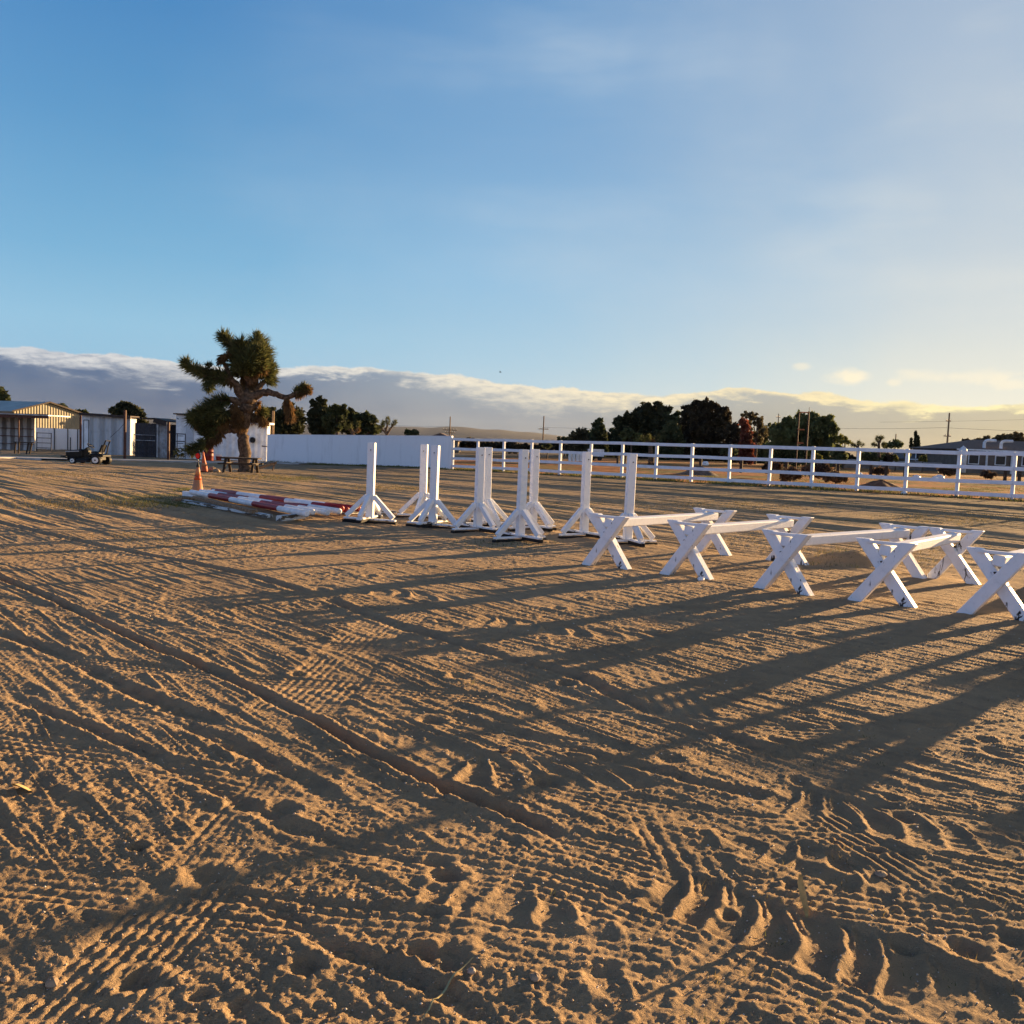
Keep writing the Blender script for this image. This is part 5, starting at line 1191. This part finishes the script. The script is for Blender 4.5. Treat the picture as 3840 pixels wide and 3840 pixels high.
mound(3300, 1826, 1.1, .34, 'dark brown earth mound behind the bottom rail at right', M_MND)
rock('broken_concrete', 2645, 1742, .35, 'pale broken concrete lump beside the rubble mound', M_PWHITE, .7)
for i, (x_, y_, s_, lab) in enumerate(((3222, 1782, .22, 'white litter on the red field below the mesquite edge'), (3436, 1793, .26, 'white bag lying on the red field below the low house'), (3522, 1795, .34, 'larger white bag right of the other on the red field'), (3505, 1797, .22, 'small white bag touching the larger one on the red field'),
        (2113, 1771, .12, 'small white bag at the foot of a fence post behind the first standards'), (2316, 1781, .12, 'small white stone under the bottom rail beside the last jump standard'), (2680, 1803, .12, 'flat white stone just in front of the fence below the rubble mound'), (3390, 1853, .11, 'white stone beneath the bottom rail at right'))):
    rock('white_litter', x_, y_, s_, lab, M_PWHITE, .55, 'white litter near the fence', i)
# dark posts in the field
for x_, yt, yb, Y_ in ((2105, 1700, 1738, 66), (2318, 1706, 1730, 70), (2345, 1706, 1732, 70), (2449, 1712, 1745, 64), (2629, 1715, 1752, 62), (2782, 1718, 1762, 60), (2952, 1722, 1765, 58), (3133, 1738, 1765, 60), (3147, 1738, 1768, 58), (3271, 1740, 1768, 62), (3328, 1742, 1782, 56), (3398, 1744, 1778, 58), (3776, 1760, 1800, 54), (3830, 1765, 1800, 54)):
    q = Vector((X(x_, Y_), Y_, float(gz(X(x_, Y_), Y_)))); zt = Zt(x_, yt, Y_)-q.z
    MB().tube([(0, 0, -.1), (0, 0, max(.6, zt))], .10, 8).build('field_post', M_DARKWOOD, None, q, label='short dark wooden post standing in the field beyond the white rail fence', cat='post', group='dark posts in the field')
# trailer, drums
q = at(2236, 1705, 88); q.z = float(gz(q.x, q.y)); tr = thing('white_trailer', q, 0, 'small white box trailer far off behind the fence', 'trailer')
MB().box(-.75, .75, 0, 1.2, .45, 1.15).build('body', M_SHW, tr)
for s in (-.35, .35): MB().lathe([(.22, -.02), (.22, .1)], (s, -.05, .25), 12, 'y').build('wheel', M_BLACK, tr)
for i, x_ in enumerate((2138, 2152, 2166, 2179)):
    q = at(x_, 1712, 84); q.z = float(gz(q.x, q.y)); MB().lathe([(.13, 0), (.15, .05), (.15, .72), (.13, .76)], n=12).build('white_drum', M_SHW, None, q, label='white drum standing in a row of four behind the fence', cat='drum', group='row of four white drums')
# ---------------------------------------------------------------- joshua trees
M_JB = simple('shaggy_joshua_bark', (.12, .08, .052), .95, .6, 9, bump=1.0, bscale=16)
J_GREEN = foliage_mat('joshua_green_daggers', (.11, .125, .045), (.045, .055, .024), 1.5, yel=(.26, .23, .08)); J_DEAD = foliage_mat('joshua_dead_daggers', (.20, .115, .045), (.10, .06, .028), 2, yel=(.30, .19, .08))
def daggers(P, D, L, Wd, rng):
    n = len(P); D = D/np.linalg.norm(D, axis=1)[:, None]; A = rng.normal(size=(n, 3)); A -= D*(A*D).sum(1)[:, None]; A /= np.linalg.norm(A, axis=1)[:, None]
    L = (L*rng.uniform(.7, 1.2, n))[:, None]; Bn = np.cross(D, A)
    V_ = np.stack([P-A*Wd, P+Bn*Wd*.5, P+A*Wd, P+D*L], 1).reshape(-1, 3); b_ = np.arange(n)*4
    return V_, np.concatenate([np.stack([b_, b_+1, b_+3], 1), np.stack([b_+1, b_+2, b_+3], 1)])
def leafy(path, rng, dens, L, Wd, fwd=.6, rad=.05, droop=0.):
    """daggers along a 3d path, radiating and leaning to its tip"""
    Ps = []; Ds = []
    path = [np.array(p) for p in path]; tot = sum(np.linalg.norm(path[i+1]-path[i]) for i in range(len(path)-1))
    for i in range(len(path)-1):
        a, b_ = path[i], path[i+1]; l_ = np.linalg.norm(b_-a); d_ = (b_-a)/l_; n = int(dens*l_)
        t_ = rng.random(n)[:, None]; q = rng.normal(size=(n, 3)); q -= d_*(q@d_)[:, None]; q /= np.linalg.norm(q, axis=1)[:, None]
        Ps.append(a+(b_-a)*t_+q*rad); Ds.append(q+d_*(fwd+rng.normal(size=(n, 1))*.3)+np.array((0, 0, -droop)))
    # tip rosette
    n = int(dens*.16); q = rng.normal(size=(n, 3)); Ps.append(np.repeat(path[-1][None], n, 0)); Ds.append(q/np.linalg.norm(q, axis=1)[:, None]+d_*.8)
    return np.concatenate(Ps), np.concatenate(Ds), L, Wd
def joshua(name, root, conv, limbs_, leaves_, dead_, lab, L=.42, dens=330, group=None, seed=3):
    rng = np.random.default_rng(seed); r = thing(name, root, 0, lab, 'joshua tree', group)
    for k, (pts_, rad) in enumerate(limbs_):
        p3 = [np.array(conv(*q))-np.array(root) for q in pts_]
        fine = []; fr = []
        for i in range(len(p3)-1):
            for s in range(4): fine.append(p3[i]*(1-s/4)+p3[i+1]*(s/4)); fr.append(rad[i]*(1-s/4)+rad[i+1]*s/4)
        fine.append(p3[-1]); fr.append(rad[-1])
        for i in range(1, len(fine)-1): fine[i] = fine[i]+rng.normal(size=3)*fr[i]*.13
        m = MB().tube(fine, [q*(1+rng.uniform(-.08, .1)) for q in fr], 12)
        m.build('trunk' if k == 0 else 'branch', M_JB, r, smooth=True)
    for lst, mt, nm in ((leaves_, J_GREEN, 'leaves'), (dead_, J_DEAD, 'dead_leaves')):
        Vs = []; Fs = []; k = 0
        for it in lst:
            pts_, dn, ll = it[:3]; dr = it[3] if len(it) > 3 else 0; fw = it[4] if len(it) > 4 else .6
            p3 = [np.array(conv(*q))-np.array(root) for q in pts_]
            P_, D_, l_, w__ = leafy(p3, rng, dens*dn, L*ll, .023*L/.3*1.0, fw, .05*L/.3, dr)
            V_, F_ = daggers(P_, D_, l_, w__, rng); Vs.append(V_); Fs.append(F_+k); k += len(V_)
        if Vs: np_obj(nm, np.concatenate(Vs), np.concatenate(Fs), mt, r)
    return r
jr = gp(921, 1769); JY = jr.y; jr.z = jr.z-.05
JS = JY/FPX*.38302       # metres per crop pixel
def jc(x, y, dz=0):
    q = at(500+x*.38302, 1200+y*.38302, JY); return Vector((q.x, q.y+dz, q.z))
s_ = JS*.86
limbs_ = [
 ([(1095, 1500), (1090, 1440), (1086, 1300), (1078, 1150), (1082, 1020), (1105, 900), (1125, 800), (1150, 720)], [82*s_, 72*s_, 64*s_, 60*s_, 66*s_, 78*s_, 88*s_, 70*s_]),
 ([(1110, 800, 0), (1050, 690, -.2), (1005, 610, -.3), (940, 575, -.4), (840, 575, -.5), (740, 545, -.6), (650, 505, -.6), (560, 440, -.6)], [70*s_, 50*s_, 36*s_, 32*s_, 28*s_, 26*s_, 22*s_, 16*s_]),
 ([(1150, 740, 0), (1165, 600, .2), (1185, 450, .2), (1205, 300, .1), (1212, 150, .1)], [66*s_, 52*s_, 40*s_, 30*s_, 16*s_]),
 ([(1120, 740, .1), (1075, 560, .3), (1040, 430, .3), (985, 290, .2), (925, 210, .1), (865, 150, .1)], [50*s_, 40*s_, 32*s_, 28*s_, 22*s_, 15*s_]),
 ([(1160, 640, 0), (1120, 480, -.5), (1095, 330, -.5), (1085, 230, -.5)], [42*s_, 34*s_, 28*s_, 18*s_]),
 ([(1170, 620, 0), (1240, 500, -.4), (1290, 400, -.5), (1300, 320, -.5)], [40*s_, 30*s_, 24*s_, 16*s_]),
 ([(1190, 700, 0), (1260, 600, .3), (1320, 570, .4)], [34*s_, 26*s_, 16*s_]),
 ([(1130, 760, 0), (1240, 725, -.1), (1330, 708, -.2), (1420, 735, -.3), (1510, 765, -.3), (1590, 740, -.3), (1650, 700, -.3), (1700, 680, -.3)], [60*s_, 44*s_, 36*s_, 34*s_, 32*s_, 28*s_, 24*s_, 18*s_]),
 ([(1500, 765, -.3), (1540, 820, -.4), (1562, 900, -.4)], [24*s_, 20*s_, 14*s_]),
 ([(1090, 820, 0), (1010, 790, -.2), (940, 780, -.4), (860, 830, -.6), (780, 870, -.7)], [52*s_, 38*s_, 30*s_, 30*s_, 22*s_]),
 ([(1080, 1060, 0), (1000, 1075, -.2), (930, 1060, -.3), (850, 1040, -.5), (750, 1040, -.7), (660, 1070, -.8)], [56*s_, 42*s_, 44*s_, 40*s_, 34*s_, 26*s_]),
 ([(950, 1070, -.3), (900, 1110, -.5), (860, 1170, -.7), (790, 1200, -.9), (720, 1240, -1.)], [38*s_, 34*s_, 30*s_, 26*s_, 18*s_]),
 ([(1120, 950, .1), (1180, 930, .3), (1240, 900, .4)], [40*s_, 28*s_, 18*s_]),
 ([(1000, 620, -.3), (940, 470, -.4), (900, 400, -.5)], [26*s_, 24*s_, 18*s_]),
]
leaves_ = [
 ([(1100, 520, -.6), (1180, 420, -.8), (1240, 330, -.6)], 1.2, 1.3), ([(1040, 480, .5), (1060, 360, .6), (1100, 280, .5)], 1.2, 1.2), ([(1150, 480, .6), (1230, 400, .7), (1260, 300, .5)], 1.2, 1.3), ([(1250, 560, .4), (1330, 440, .3)], 1.2, 1.0),
 ([(930, 860, -.5), (830, 900, -.5), (760, 930, -.6)], 1.4, 1.2), ([(980, 880, -.3), (960, 980, -.3), (880, 1010, -.4)], 1.2, 1.1), ([(720, 1000, -.8), (650, 940, -.9)], 1.3, .9), ([(1000, 570, -.2), (920, 560, -.3), (860, 540, -.4)], 1.2, 1.0),
 ([(960, 590, -.4), (840, 575, -.5), (740, 540, -.6), (650, 500, -.6), (560, 430, -.6)], 1.1, .9),
 ([(770, 560, -.6), (785, 620, -.6), (780, 680, -.6)], 1.0, .75), ([(830, 560, -.6), (800, 500, -.6), (785, 455, -.7)], .5, .6),
 ([(1180, 480, .2), (1205, 330, .1), (1212, 210, .1)], 1.5, 1.35), ([(1208, 220, .1), (1214, 140, .1)], 1.3, .55),
 ([(1060, 520, .3), (1000, 330, .2), (940, 230, .1), (865, 150, .1)], 1.3, .95), ([(1110, 440, -.5), (1095, 330, -.5), (1085, 240, -.5)], 1.5, 1.15),
 ([(1060, 560, -.2), (1020, 440, -.4), (1010, 340, -.3)], 1.2, 1.1), ([(1240, 510, -.4), (1290, 400, -.5), (1298, 300, -.5)], 1.4, 1.1), ([(1180, 560, -.6), (1200, 430, -.7)], 1.2, 1.2), ([(1120, 560, -.7), (1130, 430, -.7)], 1.2, 1.2),
 ([(1280, 590, .3), (1330, 580, .4)], 2.0, .85), ([(1220, 560, .0), (1330, 490, .2)], 1.3, 1.0), ([(1650, 700, -.3), (1700, 675, -.3)], 1.6, .75), ([(1600, 730, -.3), (1640, 680, -.3)], 1.0, .6),
 ([(980, 790, -.4), (900, 800, -.6), (800, 850, -.7)], 1.4, 1.0), ([(900, 870, -.7), (800, 900, -.9), (740, 900, -.9)], 1.5, 1.1), ([(850, 980, -.7), (750, 960, -.9), (660, 980, -1.)], 1.5, 1.05), ([(960, 900, -.8), (880, 950, -.9)], 1.5, 1.0), ([(880, 1040, -.6), (790, 1040, -.9), (740, 1000, -1.)], 1.3, .9),
 ([(860, 1130, -.7), (780, 1130, -.9), (770, 1090, -1)], 1.5, .8), ([(800, 1200, -.9), (720, 1240, -1.), (650, 1275, -1.1)], 1.5, .8), ([(1200, 930, .3), (1255, 890, .4)], 1.2, .8), ([(600, 1290, -1.2), (530, 1300, -1.2)], .5, .5),
]
dead_ = [
 ([(1150, 720), (1170, 560)], 1.2, .8, 1.6, -.4), ([(1000, 640, -.3), (960, 590, -.4), (900, 580, -.4)], .9, .6, 1.5, -.3), ([(1100, 700), (1060, 560, .2)], .9, .7, 1.6, -.4),
 ([(900, 430, -.5), (900, 370, -.5), (950, 360, -.5)], 1.6, .6, 1., 0), ([(1520, 770, -.4), (1550, 860, -.4), (1562, 960, -.4)], 1.5, .75, 1.2, .3), ([(1600, 740, -.3), (1700, 700, -.3)], 1.3, .6, 1.4, -.2), ([(1690, 650, -.3), (1740, 700, -.3)], 1.5, .5, .6, .2),
 ([(1090, 900, -.2), (1030, 960, -.3), (1060, 1040, -.3)], 1.6, .8, 1.4, 0), ([(1150, 950, .1), (1230, 940, .3), (1260, 1000, .3)], 1.6, .8, 1.3, 0), ([(1000, 820, -.4), (1040, 900, -.4), (1000, 980, -.4)], 1.5, .8, 1.4, 0),
 ([(880, 1040, -.6), (900, 1130, -.6), (840, 1180, -.8)], 1.6, .7, 1.3, 0), ([(960, 1000, -.5), (900, 1030, -.6), (700, 1060, -.8)], 1.0, .6, 1.6, 0), ([(1200, 480, -.3), (1250, 440, -.5), (1290, 500, -.4)], 1.2, .8, 1.3, 0), ([(1180, 900), (1220, 820, .1)], .8, .5, 1., 0), ([(830, 1150, -.9), (810, 1220, -.9)], 1.6, .6, 1.2, 0),
]
joshua('joshua_tree', jr, jc, limbs_, leaves_, dead_, 'large spiky joshua tree with a thick brown trunk and long right arm')

def j9(x, y, dz=0):
    q = at(950+x*.4141, 1430+y*.4141, 74); return Vector((q.x, q.y+dz, q.z))
q = j9(1205, 600); q.z = float(gz(q.x, q.y)); k9 = 74/FPX*.4141
joshua('joshua_tree', q, j9, [([(1205, 610), (1205, 520), (1210, 470), (1195, 420)], [16*k9, 14*k9, 12*k9, 9*k9]), ([(1210, 480), (1240, 430), (1270, 390)], [11*k9, 9*k9, 7*k9]), ([(1200, 450), (1212, 400), (1210, 350)], [9*k9, 8*k9, 6*k9]), ([(1200, 470), (1160, 430), (1150, 410)], [9*k9, 8*k9, 6*k9])],
    [([(1225, 400), (1215, 335)], 1.0, 1.), ([(1255, 410), (1285, 365)], 1.0, 1.), ([(1180, 420), (1160, 400), (1180, 370)], 1.0, 1.), ([(1150, 430), (1130, 430)], .8, .9)], [], 'small branching joshua tree at the right end of the dark evergreens', L=.28, dens=260, seed=5)
q = j9(900, 600); q.z = float(gz(q.x, q.y))
joshua('joshua_tree', q, j9, [([(900, 610), (900, 480), (890, 430)], [15*k9, 13*k9, 9*k9]), ([(900, 470), (935, 450), (950, 410)], [10*k9, 9*k9, 6*k9]), ([(895, 450), (860, 430)], [9*k9, 6*k9])],
    [([(890, 440), (880, 400)], 1.0, 1.), ([(945, 430), (955, 375)], 1.0, .9), ([(860, 440), (845, 420)], 1., .9)], [([(925, 460), (955, 440)], 1., .8)], 'small joshua tree lit from the side in front of the dark evergreens', L=.28, dens=260, seed=6)
def j8(x, y, dz=0):
    q = at(2900+x*.4865, 1400+y*.4865, 90); return Vector((q.x, q.y+dz, q.z))
k8 = 90/FPX*.4865
q = j8(815, 640); q.z = float(gz(q.x, q.y))
joshua('joshua_tree', q, j8, [([(815, 650), (815, 570), (810, 520)], [12*k8, 10*k8, 7*k8]), ([(815, 560), (785, 550)], [8*k8, 6*k8]), ([(815, 540), (835, 500)], [8*k8, 6*k8])], [([(810, 530), (803, 495)], 1., 1.), ([(825, 510), (838, 492)], 1., .9), ([(800, 555), (772, 545)], 1., 1.), ([(830, 550), (855, 545)], 1., 1.)], [], 'far joshua tree with raised arms beside the yellowish bush', L=.34, dens=240, seed=7)
q = j8(650, 640); q.z = float(gz(q.x, q.y))
joshua('joshua_tree', q, j8, [([(650, 650), (650, 580), (660, 545)], [10*k8, 8*k8, 6*k8]), ([(650, 570), (620, 550)], [7*k8, 5*k8])], [([(655, 560), (662, 530)], 1., .9), ([(640, 560), (610, 550)], 1., .9), ([(670, 560), (690, 550)], .8, .8)], [], 'far low joshua tree left of the one with raised arms', L=.34, dens=240, seed=8)
q = Vector(at(2440, 1690, 84)); q.z = float(gz(q.x, q.y))
jk = lambda x, y, dz=0: at(x, y, 84)
joshua('joshua_tree', q, jk, [([(2440, 1740), (2440, 1680), (2435, 1655)], [.22, .18, .12]), ([(2440, 1670), (2460, 1650)], [.14, .1]), ([(2440, 1668), (2420, 1652)], [.14, .1])], [([(2436, 1660), (2432, 1636)], 1., 1.), ([(2455, 1655), (2470, 1640)], 1., 1.), ([(2424, 1655), (2410, 1642)], 1., 1.)], [([(2436, 1665), (2450, 1655)], 1., .9)], 'brownish joshua tree in front of the big stepped dark tree', L=.34, dens=260, seed=9)
# ---------------------------------------------------------------- weeds and grass
def weeds(name, spots, mt, lab, h0=.06, nbl=14, seed=2, spread=.08, w0=.004):
    rng = np.random.default_rng(seed); P_ = []; D_ = []; L_ = []
    for (x, y, s) in spots:
        n = max(3, int(nbl*s)); z = gh(x, y)
        for k in range(n):
            a_ = rng.random()*6.28; q = rng.random()**.6*spread*s
            P_.append((x+q*math.cos(a_), y+q*math.sin(a_), z-.005)); D_.append((math.cos(a_)*.7*rng.random()+rng.normal()*.25, math.sin(a_)*.7*rng.random()+rng.normal()*.25, .8)); L_.append(h0*s*rng.uniform(.4, 1.2))
    P_ = np.array(P_); D_ = np.array(D_); L_ = np.array(L_)
    D_ /= np.linalg.norm(D_, axis=1)[:, None]; n = len(P_); A = rng.normal(size=(n, 3)); A[:, 2] *= .2; A -= D_*(A*D_).sum(1)[:, None]; A /= np.linalg.norm(A, axis=1)[:, None]
    wd = (w0*np.maximum(1, P_[:, 1]/9))[:, None]
    V_ = np.stack([P_-A*wd, P_+A*wd, P_+D_*L_[:, None]], 1).reshape(-1, 3)
    return np_obj(name, V_, np.arange(n*3).reshape(n, 3), mt, kind='stuff', label=lab)
G_DRY = foliage_mat('dry_grass', (.20, .15, .055), (.12, .10, .04), 3); G_GRN = foliage_mat('green_weeds', (.14, .14, .05), (.08, .09, .03), 3)
# loose pebbles, too many to count
rp = np.random.default_rng(9); NPB = 9000
dd = 2.2+6.5*rp.random(NPB)**1.5; aa = (rp.random(NPB)-.47)*1.1; px_ = dd*np.tan(aa*.95); zz_ = np.array([gh(a_, b_) for a_, b_ in zip(px_, dd)])
sz = .0016+.0035*rp.random(NPB)**3*(1+dd*.15)
oc = np.array([(1, 0, 0), (0, 1, 0), (-1, 0, 0), (0, -1, 0), (0, 0, .8), (0, 0, -.8)]); of = np.array([(0, 1, 4), (1, 2, 4), (2, 3, 4), (3, 0, 4), (1, 0, 5), (2, 1, 5), (3, 2, 5), (0, 3, 5)])
PV = np.stack([px_, dd, zz_+sz*.3], 1)[:, None]+oc[None]*sz[:, None, None]*rp.uniform(.7, 1.3, (NPB, 6, 1)); PF = of[None]+np.arange(NPB)[:, None, None]*6
M_PEB, t, b = new_mat('mixed_pebbles'); co = t.n('ShaderNodeTexCoord').outputs['Object']
t.l(t.ramp(t.noise(co, 35, 2, .5), [(0, (.16, .11, .08)), (.45, (.32, .22, .14)), (.55, (.45, .36, .27)), (.68, (.66, .60, .52)), (1, (.75, .72, .68))]), b.inputs['Base Color']); b.inputs['Roughness'].default_value = .7
np_obj('gravel', PV.reshape(-1, 3), PF.reshape(-1, 3), M_PEB, kind='stuff', label='tiny loose pebbles on the sand')
rw = random.Random(3); fg = []
for k in range(520):
    d_ = 2.3+13*rw.random()**1.5; a_ = (rw.random()-.47)*1.15; x_, y_ = d_*math.tan(a_*.92), d_
    if float(fbm(np.array([x_*.6+3.]), np.array([y_*.6]), 3)[0]) > -.02: fg.append((x_, y_, rw.uniform(.35, 1.0)))
weeds('grass', fg, G_DRY, 'sparse dry grass blades on the sand', .035, 9, 4, .05, .0016)
fg = []
for k in range(60):
    d_ = 2.3+9*rw.random()**1.3; a_ = (rw.random()-.3)*.95; fg.append((d_*math.tan(a_), d_, rw.uniform(.5, 1.1)))
weeds('weeds', fg, G_GRN, 'small green weeds scattered on the sand', .03, 10, 5, .05, .0022)
fg = []
for i in range(260):
    s = rw.random(); q = wl+d_*0 if False else wl.lerp(wr, s); n2 = Vector((-.49, -.87)); o_ = rw.random()**1.8*.9+.03
    fg.append((q.x+n2.x*o_, q.y+n2.y*o_, rw.uniform(.6, 2.4)))
for i in range(700):
    s = rw.random()*40; q = pA+fd*s+fn*(rw.random()**1.3*(1.6 if rw.random() < .5 else -4)+.1); fg.append((q.x, q.y, rw.uniform(.6, 2.8)))
weeds('weeds', fg, G_GRN, 'dark green weeds along the wall and fence foot', .055, 12, 6, .16, .005)
fg = []
for (cx, cy, sx_, sy_, n) in ((960, 1790, 260, 14, 420), (350, 1890, 380, 22, 520), (300, 1780, 300, 14, 200), (1500, 1830, 240, 16, 240), (2700, 1900, 500, 30, 420), (3300, 2080, 420, 40, 320), (2900, 2020, 300, 40, 160), (700, 2020, 400, 40, 160), (3600, 1940, 300, 26, 260)):
    for k in range(n):
        q = gp(cx+rw.gauss(0, .5)*sx_, cy+rw.gauss(0, .5)*sy_); fg.append((q.x, q.y, rw.uniform(.4, 1.3)))
weeds('grass', fg, G_DRY, 'dry yellow grass patches around the tree and the jumps', .045, 8, 7, .3, .003)
fg = []
for (cx, cy, sx_, sy_, n) in ((640, 1893, 150, 10, 240), (560, 1870, 260, 22, 200), (2600, 1790, 160, 8, 160), (2980, 1806, 260, 10, 240), (3700, 1835, 300, 12, 300), (3250, 2110, 300, 20, 60), (1100, 1795, 150, 10, 120), (1870, 2035, 200, 20, 40), (695, 1835, 26, 8, 50)):
    for k in range(n):
        q = gp(cx+rw.gauss(0, .5)*sx_, cy+rw.gauss(0, .5)*sy_); fg.append((q.x, q.y, rw.uniform(.5, 1.5)))
weeds('weeds', fg, G_GRN, 'green weed patches near the cone and the fence', .04, 12, 8, .26, .003)

# ---------------------------------------------------------------- air
hzm = bpy.data.materials.new('thin_haze'); hzm.use_nodes = True; nt = hzm.node_tree; nt.nodes.clear()
pv = nt.nodes.new('ShaderNodeVolumePrincipled'); out_ = nt.nodes.new('ShaderNodeOutputMaterial')
pv.inputs['Color'].default_value = (.72, .84, 1, 1); pv.inputs['Density'].default_value = 1.1e-5; pv.inputs['Anisotropy'].default_value = .2
nt.links.new(pv.outputs[0], out_.inputs['Volume'])
MB().box(-7000, 7000, -3200, 8300, -3.5, 190).build('haze', hzm, None, (0, 0, 0), kind='stuff', label='thin dusty air over the desert')
